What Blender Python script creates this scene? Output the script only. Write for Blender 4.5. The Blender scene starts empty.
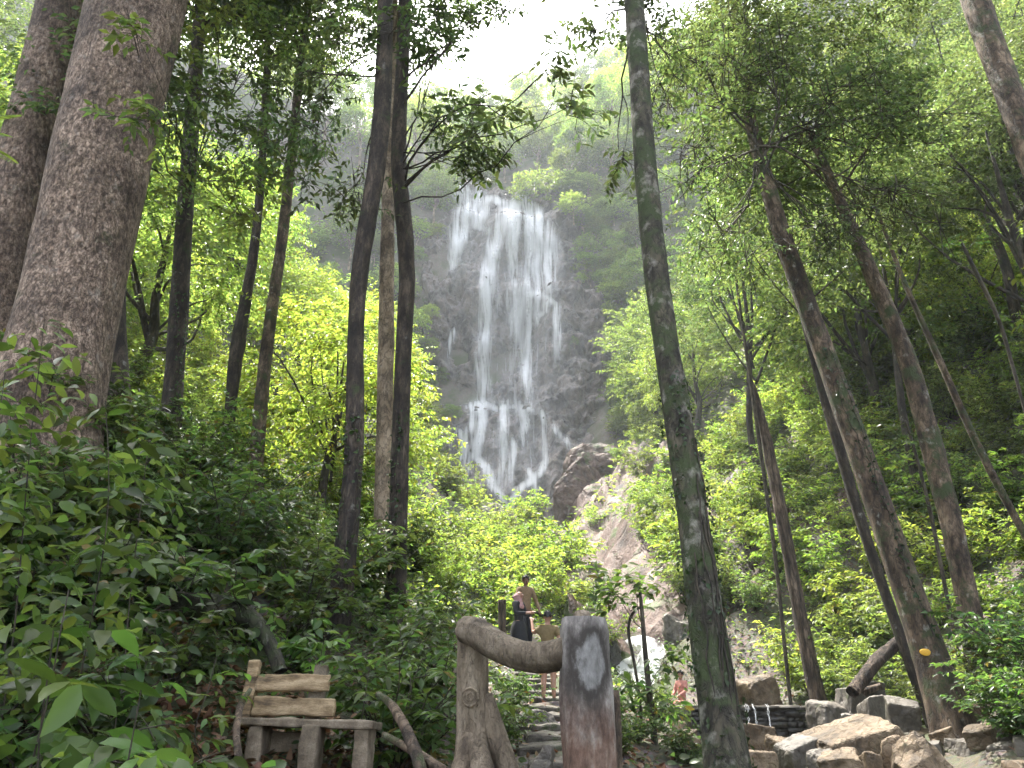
import bpy, bmesh, math, random
import numpy as np
from mathutils import Vector, Matrix

R = math.radians
scene = bpy.context.scene
COL = scene.collection

# ------------------------------------------------------------------ camera, sky, sun, exposure
PITCH = R(22.5)
FPX = 769.0
CAMZ = 1.6
cam_d = bpy.data.cameras.new("camera")
cam_d.sensor_width = 36.0
cam_d.lens = 36.0 * FPX / 1024.0
cam_d.clip_end = 2000.0
cam_d.clip_start = 0.05
cam = bpy.data.objects.new("camera", cam_d)
COL.objects.link(cam)
cam.location = (0, 0, CAMZ)
cam.rotation_euler = (math.pi / 2 + PITCH, 0, 0)
scene.camera = cam

SUN_EL, SUN_AZ = R(64), R(-28)          # azimuth measured from +Y towards +X
world = bpy.data.worlds.new("World")
scene.world = world
world.use_nodes = True
wn = world.node_tree
bg = wn.nodes["Background"]
sky = wn.nodes.new("ShaderNodeTexSky")
sky.sky_type = 'NISHITA'
sky.sun_disc = False
sky.sun_elevation = SUN_EL
sky.sun_rotation = SUN_AZ
sky.air_density = 1.0
sky.dust_density = 4.0
sky.ozone_density = 1.0
sky_desat = wn.nodes.new("ShaderNodeHueSaturation")      # skylight desaturated and lifted to neutralise the blue tint of shade
sky_desat.inputs["Saturation"].default_value = 0.4
sky_desat.inputs["Value"].default_value = 1.1
wn.links.new(sky.outputs[0], sky_desat.inputs["Color"])
wn.links.new(sky_desat.outputs[0], bg.inputs[0])
bg.inputs[1].default_value = 0.15

sun_d = bpy.data.lights.new("sun", 'SUN')
sun_d.energy = 3.6
sun_d.angle = R(0.6)
sun_d.color = (1.0, 0.95, 0.86)
sun = bpy.data.objects.new("sun", sun_d)
COL.objects.link(sun)
sv = Vector((math.sin(SUN_AZ) * math.cos(SUN_EL), math.cos(SUN_AZ) * math.cos(SUN_EL), math.sin(SUN_EL)))
sun.rotation_euler = sv.to_track_quat('Z', 'Y').to_euler()
sun.location = sv * 100

scene.view_settings.view_transform = 'Standard'
scene.view_settings.look = 'None'
scene.view_settings.gamma = 1.0
scene.view_settings.exposure = 2.3
scene.view_settings.use_curve_mapping = False
scene.render.engine = 'CYCLES'
cy = scene.cycles
cy.use_denoising = True
cy.max_bounces = 6
cy.diffuse_bounces = 3
cy.glossy_bounces = 2
cy.transmission_bounces = 4
cy.transparent_max_bounces = 12
cy.volume_bounces = 1
cy.sample_clamp_indirect = 6
cy.caustics_reflective = False
cy.caustics_refractive = False
cy.use_adaptive_sampling = True
cy.adaptive_threshold = 0.03

# ------------------------------------------------------------------ helpers
CP, SP = math.cos(PITCH), math.sin(PITCH)


def at(px, py, Y):
    """world point on the sight line of a pixel at forward distance Y"""
    a, b = px - 512.0, 384.0 - py
    dy = FPX * CP - b * SP
    dz = FPX * SP + b * CP
    t = Y / dy
    return Vector((a * t, Y, CAMZ + dz * t))


def mpp(px, py, Y):
    """metres per pixel at that place"""
    b = 384.0 - py
    return Y / (FPX * CP - b * SP)


def project(p):
    x, y, z = p[0], p[1], p[2] - CAMZ
    d = y * CP + z * SP
    u = -y * SP + z * CP
    if d < 0.1:
        return (-9999, -9999, d)
    return (512 + FPX * x / d, 384 - FPX * u / d, d)


def _hash(ix, iy, iz, seed):
    with np.errstate(over='ignore'):
        h = (ix.astype(np.int64) * 374761393 + iy.astype(np.int64) * 668265263 + iz.astype(np.int64) * 2147483647 + seed * 974711) & 0xFFFFFFFF
        h = ((h ^ (h >> 13)) * 1274126177) & 0xFFFFFFFF
        h = h ^ (h >> 16)
    return (h & 0xFFFF) / 65535.0


def vnoise(x, y, z, seed=0):
    x, y, z = np.broadcast_arrays(np.asarray(x, float), np.asarray(y, float), np.asarray(z, float))
    xi, yi, zi = np.floor(x), np.floor(y), np.floor(z)
    fx, fy, fz = x - xi, y - yi, z - zi
    fx, fy, fz = fx * fx * (3 - 2 * fx), fy * fy * (3 - 2 * fy), fz * fz * (3 - 2 * fz)
    out = 0
    for a in (0, 1):
        for b in (0, 1):
            for c in (0, 1):
                w = (fx if a else 1 - fx) * (fy if b else 1 - fy) * (fz if c else 1 - fz)
                out = out + w * _hash(xi + a, yi + b, zi + c, seed)
    return out * 2 - 1


def fbm(x, y, z, seed=0, oct=4):
    o, a, f = 0, 0.5, 1.0
    for i in range(oct):
        o = o + a * vnoise(np.asarray(x) * f, np.asarray(y) * f, np.asarray(z) * f, seed + i * 17)
        a *= 0.5
        f *= 2.03
    return o


def sstep(a, b, x):
    t = np.clip((np.asarray(x, float) - a) / (b - a), 0, 1)
    return t * t * (3 - 2 * t)


def new_mesh(name, V, F, mat, smooth=False, uv=None, dens=None):
    """V: (n,3), F: (m,k) array or list of arrays with different k"""
    me = bpy.data.meshes.new(name)
    V = np.asarray(V, np.float32)
    if not isinstance(F, list):
        F = [np.asarray(F, np.int32)]
    F = [np.asarray(f, np.int32) for f in F if len(f)]
    loops = np.concatenate([f.ravel() for f in F])
    tot = np.concatenate([np.full(len(f), f.shape[1], np.int32) for f in F])
    st = np.concatenate([[0], np.cumsum(tot)[:-1]]).astype(np.int32)
    me.vertices.add(len(V))
    me.vertices.foreach_set("co", V.ravel())
    me.loops.add(len(loops))
    me.loops.foreach_set("vertex_index", loops)
    me.polygons.add(len(tot))
    me.polygons.foreach_set("loop_start", st)
    me.polygons.foreach_set("loop_total", tot)
    if uv is not None:
        l = me.uv_layers.new(name="UVMap")
        l.data.foreach_set("uv", np.asarray(uv, np.float32)[loops].ravel())
    if dens is not None:
        a = me.attributes.new("dens", 'FLOAT', 'POINT')
        a.data.foreach_set("value", np.asarray(dens, np.float32))
    me.update(calc_edges=True)
    if smooth:
        me.polygons.foreach_set("use_smooth", np.ones(len(tot), bool))
    if mat:
        me.materials.append(mat)
    return me


def put(name, me, parent=None, loc=(0, 0, 0), rot=(0, 0, 0), scale=(1, 1, 1)):
    o = bpy.data.objects.new(name, me)
    COL.objects.link(o)
    o.location = loc
    o.rotation_euler = rot
    o.scale = scale
    if parent:
        o.parent = parent
    return o


def tag(o, label=None, cat=None, group=None, kind=None):
    if label:
        o["label"] = label
    if cat:
        o["category"] = cat
    if group:
        o["group"] = group
    if kind:
        o["kind"] = kind
    return o


def thing(name, label, cat, loc=(0, 0, 0), rz=0.0, group=None):
    o = bpy.data.objects.new(name, None)
    COL.objects.link(o)
    o.empty_display_size = 0.1
    o.location = loc
    o.rotation_euler = (0, 0, rz)
    return tag(o, label, cat, group)


def dup(root, loc, rot=(0, 0, 0), s=1.0, label=None, group=None):
    r = root.copy()
    COL.objects.link(r)
    r.location, r.rotation_euler = loc, rot
    r.scale = (s, s, s) if not isinstance(s, tuple) else s
    if label:
        r["label"] = label
    if group:
        r["group"] = group
    for ch in list(root.children):
        c = ch.copy()
        COL.objects.link(c)
        c.parent = r
        for g in list(ch.children):
            d = g.copy()
            COL.objects.link(d)
            d.parent = c
    return r


# ------------------------------------------------------------------ materials
def nmat(name):
    m = bpy.data.materials.new(name)
    m.use_nodes = True
    nt = m.node_tree
    nt.nodes.clear()
    out = nt.nodes.new("ShaderNodeOutputMaterial")
    return m, nt, out


def N(nt, typ, **kw):
    n = nt.nodes.new(typ)
    for k, v in kw.items():
        if k.startswith("i_"):
            key = k[2:]
            key = int(key) if key.isdigit() else key.replace("_", " ")
            n.inputs[key].default_value = v
        else:
            setattr(n, k, v)
    return n


def ramp(nt, stops, interp='LINEAR'):
    r = nt.nodes.new("ShaderNodeValToRGB")
    r.color_ramp.interpolation = interp
    el = r.color_ramp.elements
    while len(el) < len(stops):
        el.new(0.5)
    for e, (p, c) in zip(el, stops):
        e.position = p
        e.color = (c[0], c[1], c[2], 1) if not isinstance(c, (int, float)) else (c, c, c, 1)
    return r


def coords(nt, scale=(1, 1, 1), which="Object"):
    tc = nt.nodes.new("ShaderNodeTexCoord")
    mp = nt.nodes.new("ShaderNodeMapping")
    mp.inputs["Scale"].default_value = scale
    nt.links.new(tc.outputs[which], mp.inputs[0])
    return mp.outputs[0]


def mixc(nt, fac, a, b, mode='MIX'):
    m = nt.nodes.new("ShaderNodeMix")
    m.data_type = 'RGBA'
    m.blend_type = mode
    for sock, val in ((m.inputs[0], fac), (m.inputs[6], a), (m.inputs[7], b)):
        if hasattr(val, "is_linked") or hasattr(val, "links"):
            nt.links.new(val, sock)
        elif isinstance(val, (int, float)):
            sock.default_value = val
        else:
            sock.default_value = (val[0], val[1], val[2], 1)
    return m.outputs[2]


def leaf_mat(name, base, trans, tfac=0.4, rough=0.42, hvar=0.03, vvar=0.5, ovar=0.35, spec=0.38, old=None):
    m, nt, out = nmat(name)
    g = N(nt, "ShaderNodeNewGeometry")
    oi = N(nt, "ShaderNodeObjectInfo")
    # per leaf value and hue
    mh = N(nt, "ShaderNodeMapRange", i_From_Min=0, i_From_Max=1, i_To_Min=0.5 - hvar, i_To_Max=0.5 + hvar * 0.6)
    nt.links.new(g.outputs["Random Per Island"], mh.inputs[0])
    mul = N(nt, "ShaderNodeMath", operation='MULTIPLY', i_1=7.31)
    fr = N(nt, "ShaderNodeMath", operation='FRACT')
    nt.links.new(g.outputs["Random Per Island"], mul.inputs[0])
    nt.links.new(mul.outputs[0], fr.inputs[0])
    mv = N(nt, "ShaderNodeMapRange", i_From_Min=0, i_From_Max=1, i_To_Min=1 - vvar, i_To_Max=1 + vvar)
    nt.links.new(fr.outputs[0], mv.inputs[0])
    mo = N(nt, "ShaderNodeMapRange", i_From_Min=0, i_From_Max=1, i_To_Min=1 - ovar, i_To_Max=1 + ovar)
    nt.links.new(oi.outputs["Random"], mo.inputs[0])
    mm = N(nt, "ShaderNodeMath", operation='MULTIPLY')
    nt.links.new(mv.outputs[0], mm.inputs[0])
    nt.links.new(mo.outputs[0], mm.inputs[1])
    # per plant hue
    oh = N(nt, "ShaderNodeMath", operation='MULTIPLY', i_1=3.77)
    of = N(nt, "ShaderNodeMath", operation='FRACT')
    nt.links.new(oi.outputs["Random"], oh.inputs[0])
    nt.links.new(oh.outputs[0], of.inputs[0])
    ohr = N(nt, "ShaderNodeMapRange", i_From_Min=0, i_From_Max=1, i_To_Min=-0.008, i_To_Max=0.025)
    nt.links.new(of.outputs[0], ohr.inputs[0])
    ha = N(nt, "ShaderNodeMath", operation='ADD')
    nt.links.new(mh.outputs[0], ha.inputs[0])
    nt.links.new(ohr.outputs[0], ha.inputs[1])
    outs = []
    for c in (base, trans):
        col = c
        h = N(nt, "ShaderNodeHueSaturation")
        if old is not None:
            gt = N(nt, "ShaderNodeMath", operation='GREATER_THAN', i_1=0.965)
            nt.links.new(g.outputs["Random Per Island"], gt.inputs[0])
            cc = mixc(nt, gt.outputs[0], c, old)
            nt.links.new(cc, h.inputs["Color"])
        else:
            h.inputs["Color"].default_value = (*c, 1)
        nt.links.new(ha.outputs[0], h.inputs["Hue"])
        nt.links.new(mm.outputs[0], h.inputs["Value"])
        outs.append(h.outputs[0])
    p = N(nt, "ShaderNodeBsdfPrincipled", i_Roughness=rough)
    p.inputs["Specular IOR Level"].default_value = spec
    nt.links.new(outs[0], p.inputs["Base Color"])
    t = N(nt, "ShaderNodeBsdfTranslucent")
    nt.links.new(outs[1], t.inputs[0])
    mx = N(nt, "ShaderNodeMixShader", i_0=tfac)
    nt.links.new(p.outputs[0], mx.inputs[1])
    nt.links.new(t.outputs[0], mx.inputs[2])
    nt.links.new(mx.outputs[0], out.inputs[0])
    return m


def bark_mat(name, dark, mid, pale, zs=0.35, scale=6.0, lichen=0.0, moss=0.0, lichen_c=(0.42, 0.42, 0.38), moss_c=(0.035, 0.05, 0.015), bump=0.6):
    m, nt, out = nmat(name)
    c = coords(nt, (1, 1, zs))
    cu = coords(nt)
    n1 = N(nt, "ShaderNodeTexNoise", i_Scale=scale, i_Detail=8.0, i_Roughness=0.65)
    nt.links.new(c, n1.inputs["Vector"])
    v0 = N(nt, "ShaderNodeTexNoise", i_Scale=scale * 1.6, i_Detail=5.0, i_Roughness=0.6, i_Distortion=0.6)
    nt.links.new(c, v0.inputs["Vector"])
    vs = N(nt, "ShaderNodeMath", operation='SUBTRACT', i_1=0.5)
    nt.links.new(v0.outputs[0], vs.inputs[0])
    v1 = N(nt, "ShaderNodeMath", operation='ABSOLUTE')
    nt.links.new(vs.outputs[0], v1.inputs[0])
    n2 = N(nt, "ShaderNodeTexNoise", i_Scale=1.1, i_Detail=4.0)
    nt.links.new(cu, n2.inputs["Vector"])
    r1 = ramp(nt, [(0.36, dark), (0.5, mid), (0.62, pale)])
    nt.links.new(n1.outputs[0], r1.inputs[0])
    vr = ramp(nt, [(0.0, 0.25), (0.06, 1.0)])
    nt.links.new(v1.outputs[0], vr.inputs[0])
    col = mixc(nt, 0.8, r1.outputs[0], vr.outputs[0], 'MULTIPLY')
    big = ramp(nt, [(0.36, (0.45, 0.42, 0.4)), (0.62, (1.3, 1.28, 1.25))])
    nt.links.new(n2.outputs[0], big.inputs[0])
    col = mixc(nt, 1.0, col, big.outputs[0], 'MULTIPLY')
    if moss > 0:
        n3 = N(nt, "ShaderNodeTexNoise", i_Scale=2.3, i_Detail=6.0, i_Roughness=0.7)
        nt.links.new(cu, n3.inputs["Vector"])
        r3 = ramp(nt, [(0.62 - moss * 0.4, 0.0), (0.74 - moss * 0.4, 1.0)])
        nt.links.new(n3.outputs[0], r3.inputs[0])
        col = mixc(nt, r3.outputs[0], col, moss_c)
    if lichen > 0:
        n4 = N(nt, "ShaderNodeTexNoise", i_Scale=5.5, i_Detail=5.0, i_Roughness=0.62)
        cm = coords(nt, (1, 1, 0.8))
        nt.links.new(cm, n4.inputs["Vector"])
        r4 = ramp(nt, [(0.66 - lichen * 0.3, 0.0), (0.82 - lichen * 0.3, 0.65)])
        nt.links.new(n4.outputs[0], r4.inputs[0])
        col = mixc(nt, r4.outputs[0], col, lichen_c)
    p = N(nt, "ShaderNodeBsdfPrincipled", i_Roughness=0.85)
    nt.links.new(col, p.inputs["Base Color"])
    add = N(nt, "ShaderNodeMath", operation='ADD')
    nt.links.new(n1.outputs[0], add.inputs[0])
    mlt = N(nt, "ShaderNodeMath", operation='MULTIPLY', i_1=0.6)
    nt.links.new(vr.outputs[0], mlt.inputs[0])
    nt.links.new(mlt.outputs[0], add.inputs[1])
    b = N(nt, "ShaderNodeBump", i_Strength=bump, i_Distance=0.04)
    nt.links.new(add.outputs[0], b.inputs["Height"])
    nt.links.new(b.outputs[0], p.inputs["Normal"])
    nt.links.new(p.outputs[0], out.inputs[0])
    return m


def rock_mat(name, stops, scale=1.5, rough=0.75, bump=0.5, dist=0.08, moss=None, moss_at=0.6, stretch=(1, 1, 1), which="Object", cracks=True):
    m, nt, out = nmat(name)
    c = coords(nt, stretch, which)
    oi = N(nt, "ShaderNodeObjectInfo")
    n1 = N(nt, "ShaderNodeTexNoise", i_Scale=scale, i_Detail=9.0, i_Roughness=0.62)
    nt.links.new(c, n1.inputs["Vector"])
    r1 = ramp(nt, stops)
    nt.links.new(n1.outputs[0], r1.inputs[0])
    n2 = N(nt, "ShaderNodeTexNoise", i_Scale=scale * 14, i_Detail=4.0, i_Roughness=0.7)
    nt.links.new(c, n2.inputs["Vector"])
    r2 = ramp(nt, [(0.3, (0.7, 0.7, 0.7)), (0.7, (1.2, 1.2, 1.2))])
    nt.links.new(n2.outputs[0], r2.inputs[0])
    col = mixc(nt, 1.0, r1.outputs[0], r2.outputs[0], 'MULTIPLY')
    mo = N(nt, "ShaderNodeMapRange", i_From_Min=0, i_From_Max=1, i_To_Min=0.75, i_To_Max=1.2)
    nt.links.new(oi.outputs["Random"], mo.inputs[0])
    h = N(nt, "ShaderNodeHueSaturation")
    nt.links.new(col, h.inputs["Color"])
    nt.links.new(mo.outputs[0], h.inputs["Value"])
    col = h.outputs[0]
    hgt = n1.outputs[0]
    if cracks:
        v = N(nt, "ShaderNodeTexVoronoi", i_Scale=scale * 0.7, feature='DISTANCE_TO_EDGE')
        nd = N(nt, "ShaderNodeTexNoise", i_Scale=scale * 2, i_Detail=3.0)
        nt.links.new(c, nd.inputs["Vector"])
        va = N(nt, "ShaderNodeVectorMath", operation='ADD')
        nt.links.new(c, va.inputs[0])
        nt.links.new(nd.outputs["Color"], va.inputs[1])
        nt.links.new(va.outputs[0], v.inputs["Vector"])
        vr = ramp(nt, [(0.0, 0.5), (0.05, 1.0)])
        nt.links.new(v.outputs[0], vr.inputs[0])
        col = mixc(nt, 0.4, col, vr.outputs[0], 'MULTIPLY')
        ad = N(nt, "ShaderNodeMath", operation='MULTIPLY_ADD', i_1=0.5)
        nt.links.new(vr.outputs[0], ad.inputs[0])
        nt.links.new(n1.outputs[0], ad.inputs[2])
        hgt = ad.outputs[0]
    if moss:
        n3 = N(nt, "ShaderNodeTexNoise", i_Scale=scale * 1.7, i_Detail=6.0, i_Roughness=0.7)
        cu = coords(nt, (1, 1, 1), which)
        nt.links.new(cu, n3.inputs["Vector"])
        r3 = ramp(nt, [(moss_at, 0.0), (moss_at + 0.1, 1.0)])
        nt.links.new(n3.outputs[0], r3.inputs[0])
        col = mixc(nt, r3.outputs[0], col, moss)
    p = N(nt, "ShaderNodeBsdfPrincipled", i_Roughness=rough)
    nt.links.new(col, p.inputs["Base Color"])
    b = N(nt, "ShaderNodeBump", i_Strength=bump, i_Distance=dist)
    ad2 = N(nt, "ShaderNodeMath", operation='MULTIPLY_ADD', i_1=0.25)
    nt.links.new(n2.outputs[0], ad2.inputs[0])
    nt.links.new(hgt, ad2.inputs[2])
    nt.links.new(ad2.outputs[0], b.inputs["Height"])
    nt.links.new(b.outputs[0], p.inputs["Normal"])
    nt.links.new(p.outputs[0], out.inputs[0])
    return m


def plain_mat(name, col, rough=0.7, var=0.25, scale=8.0, bump=0.15, dist=0.01):
    m, nt, out = nmat(name)
    c = coords(nt)
    n1 = N(nt, "ShaderNodeTexNoise", i_Scale=scale, i_Detail=6.0)
    nt.links.new(c, n1.inputs["Vector"])
    r = ramp(nt, [(0.3, tuple(k * (1 - var) for k in col)), (0.7, tuple(min(1, k * (1 + var)) for k in col))])
    nt.links.new(n1.outputs[0], r.inputs[0])
    p = N(nt, "ShaderNodeBsdfPrincipled", i_Roughness=rough)
    nt.links.new(r.outputs[0], p.inputs["Base Color"])
    b = N(nt, "ShaderNodeBump", i_Strength=bump, i_Distance=dist)
    nt.links.new(n1.outputs[0], b.inputs["Height"])
    nt.links.new(b.outputs[0], p.inputs["Normal"])
    nt.links.new(p.outputs[0], out.inputs[0])
    return m


def water_mat(name, su=40.0, sv_=3.0, thr=0.45, soft=0.25, col=(0.86, 0.88, 0.9), gain=1.0):
    """white falling water: streaks along the flow, open between them"""
    m, nt, out = nmat(name)
    uv = coords(nt, (su, sv_, 1), "UV")
    n1 = N(nt, "ShaderNodeTexNoise", i_Scale=1.0, i_Detail=5.0, i_Roughness=0.6)
    nt.links.new(uv, n1.inputs["Vector"])
    n2 = N(nt, "ShaderNodeTexNoise", i_Scale=0.23, i_Detail=3.0)
    nt.links.new(uv, n2.inputs["Vector"])
    at_ = N(nt, "ShaderNodeAttribute", attribute_name="dens")
    ad = N(nt, "ShaderNodeMath", operation='MULTIPLY_ADD', i_1=0.6)
    nt.links.new(n2.outputs[0], ad.inputs[0])
    nt.links.new(n1.outputs[0], ad.inputs[2])
    a2 = N(nt, "ShaderNodeMath", operation='MULTIPLY_ADD', i_1=0.9, i_2=-0.45 - thr + 0.1)
    nt.links.new(at_.outputs["Fac"], a2.inputs[0])
    sm = N(nt, "ShaderNodeMath", operation='ADD')
    nt.links.new(ad.outputs[0], sm.inputs[0])
    nt.links.new(a2.outputs[0], sm.inputs[1])
    mr = N(nt, "ShaderNodeMapRange", interpolation_type='SMOOTHSTEP', i_From_Min=0.5 - soft, i_From_Max=0.5 + soft, i_To_Min=0, i_To_Max=gain)
    nt.links.new(sm.outputs[0], mr.inputs[0])
    ml = N(nt, "ShaderNodeMath", operation='MULTIPLY', use_clamp=True)
    de = N(nt, "ShaderNodeMapRange", i_From_Min=0.0, i_From_Max=0.25, i_To_Min=0, i_To_Max=1)
    nt.links.new(at_.outputs["Fac"], de.inputs[0])
    nt.links.new(mr.outputs[0], ml.inputs[0])
    nt.links.new(de.outputs[0], ml.inputs[1])
    d = N(nt, "ShaderNodeBsdfDiffuse", i_Color=(*col, 1))
    t = N(nt, "ShaderNodeBsdfTranslucent", i_Color=(*col, 1))
    mx = N(nt, "ShaderNodeMixShader", i_0=0.45)
    nt.links.new(d.outputs[0], mx.inputs[1])
    nt.links.new(t.outputs[0], mx.inputs[2])
    tr = N(nt, "ShaderNodeBsdfTransparent")
    m2 = N(nt, "ShaderNodeMixShader")
    nt.links.new(ml.outputs[0], m2.inputs[0])
    nt.links.new(tr.outputs[0], m2.inputs[1])
    nt.links.new(mx.outputs[0], m2.inputs[2])
    nt.links.new(m2.outputs[0], out.inputs[0])
    return m


M = {}
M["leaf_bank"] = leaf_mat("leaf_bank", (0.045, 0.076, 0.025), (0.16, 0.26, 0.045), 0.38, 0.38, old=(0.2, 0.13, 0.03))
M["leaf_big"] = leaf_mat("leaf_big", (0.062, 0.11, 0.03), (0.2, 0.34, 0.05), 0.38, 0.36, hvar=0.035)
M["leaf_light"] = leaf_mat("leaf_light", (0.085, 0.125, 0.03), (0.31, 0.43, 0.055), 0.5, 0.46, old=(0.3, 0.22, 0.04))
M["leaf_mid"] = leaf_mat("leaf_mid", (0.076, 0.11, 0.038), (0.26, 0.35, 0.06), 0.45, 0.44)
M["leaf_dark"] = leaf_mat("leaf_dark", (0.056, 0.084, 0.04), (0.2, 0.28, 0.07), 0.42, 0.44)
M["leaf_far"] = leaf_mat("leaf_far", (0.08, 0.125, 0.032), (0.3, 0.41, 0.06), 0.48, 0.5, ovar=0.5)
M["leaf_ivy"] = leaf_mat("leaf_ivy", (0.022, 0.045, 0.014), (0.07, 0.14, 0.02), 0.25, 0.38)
M["leaf_litter"] = leaf_mat("leaf_litter", (0.17, 0.095, 0.055), (0.2, 0.1, 0.04), 0.15, 0.6, vvar=0.6)
M["bark_giant"] = bark_mat("bark_giant", (0.1, 0.068, 0.05), (0.26, 0.188, 0.143), (0.43, 0.33, 0.26), 0.5, 17.0, lichen=0.22, lichen_c=(0.4, 0.36, 0.32), moss=0.08, moss_c=(0.06, 0.06, 0.025), bump=1.0)
M["bark_dark"] = bark_mat("bark_dark", (0.018, 0.014, 0.011), (0.045, 0.034, 0.026), (0.09, 0.07, 0.052), 0.3, 9.0, lichen=0.05, moss=0.12)
M["bark_moss"] = bark_mat("bark_moss", (0.02, 0.018, 0.012), (0.05, 0.045, 0.03), (0.09, 0.08, 0.055), 0.4, 8.0, lichen=0.36, moss=0.4, lichen_c=(0.34, 0.32, 0.28))
M["bark_brown"] = bark_mat("bark_brown", (0.03, 0.02, 0.013), (0.1, 0.07, 0.047), (0.2, 0.15, 0.105), 0.4, 7.0, lichen=0.16, moss=0.3)
M["bark_pale"] = bark_mat("bark_pale", (0.15, 0.11, 0.075), (0.27, 0.21, 0.15), (0.36, 0.29, 0.22), 0.5, 5.0, lichen=0.1, bump=0.3)
M["bark_dead"] = bark_mat("bark_dead", (0.03, 0.022, 0.018), (0.1, 0.07, 0.05), (0.2, 0.15, 0.11), 0.12, 12.0, bump=1.0)
M["twig"] = bark_mat("twig", (0.03, 0.025, 0.018), (0.06, 0.05, 0.035), (0.1, 0.085, 0.06), 0.3, 9.0, bump=0.3)
M["wet_cliff"] = rock_mat("wet_cliff", [(0.34, (0.03, 0.027, 0.028)), (0.45, (0.12, 0.107, 0.105)), (0.55, (0.2, 0.158, 0.135)), (0.68, (0.31, 0.285, 0.28))], 0.5, 0.5, 1.0, 0.7, moss=(0.07, 0.09, 0.03), moss_at=0.66, stretch=(1, 1, 0.7), which="Object")
M["pink_rock"] = rock_mat("pink_rock", [(0.36, (0.024, 0.015, 0.012)), (0.47, (0.08, 0.046, 0.035)), (0.56, (0.115, 0.075, 0.06)), (0.68, (0.2, 0.165, 0.15))], 0.45, 0.75, 0.9, 0.3, moss=(0.06, 0.085, 0.025), moss_at=0.55)
M["creek_rock"] = rock_mat("creek_rock", [(0.34, (0.035, 0.025, 0.016)), (0.48, (0.12, 0.084, 0.05)), (0.62, (0.22, 0.166, 0.11))], 2.2, 0.75, 0.8, 0.05, moss=(0.04, 0.045, 0.018), moss_at=0.6)
M["grey_rock"] = rock_mat("grey_rock", [(0.33, (0.045, 0.039, 0.032)), (0.5, (0.12, 0.105, 0.087)), (0.66, (0.22, 0.2, 0.17))], 1.6, 0.7, 0.5, 0.04, moss=(0.05, 0.062, 0.02), moss_at=0.57)
M["step_rock"] = rock_mat("step_rock", [(0.33, (0.025, 0.021, 0.016)), (0.5, (0.075, 0.064, 0.05)), (0.66, (0.16, 0.142, 0.118))], 3.0, 0.8, 0.6, 0.03, moss=(0.035, 0.045, 0.014), moss_at=0.52)
M["dark_rock"] = rock_mat("dark_rock", [(0.3, (0.02, 0.019, 0.018)), (0.55, (0.055, 0.05, 0.045)), (0.75, (0.11, 0.1, 0.09))], 1.8, 0.45, 0.6, 0.04, moss=(0.03, 0.045, 0.012), moss_at=0.58)
M["concrete_bark"] = rock_mat("concrete_bark", [(0.34, (0.06, 0.043, 0.028)), (0.5, (0.19, 0.148, 0.103)), (0.66, (0.33, 0.27, 0.2))], 7.0, 0.85, 1.0, 0.03, stretch=(1, 1, 0.4), cracks=True, moss=(0.09, 0.085, 0.05), moss_at=0.63)
M["concrete_red"] = rock_mat("concrete_red", [(0.3, (0.08, 0.05, 0.038)), (0.5, (0.2, 0.115, 0.085)), (0.7, (0.27, 0.2, 0.165))], 3.5, 0.85, 0.8, 0.025, stretch=(1, 1, 0.4), cracks=False)
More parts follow.
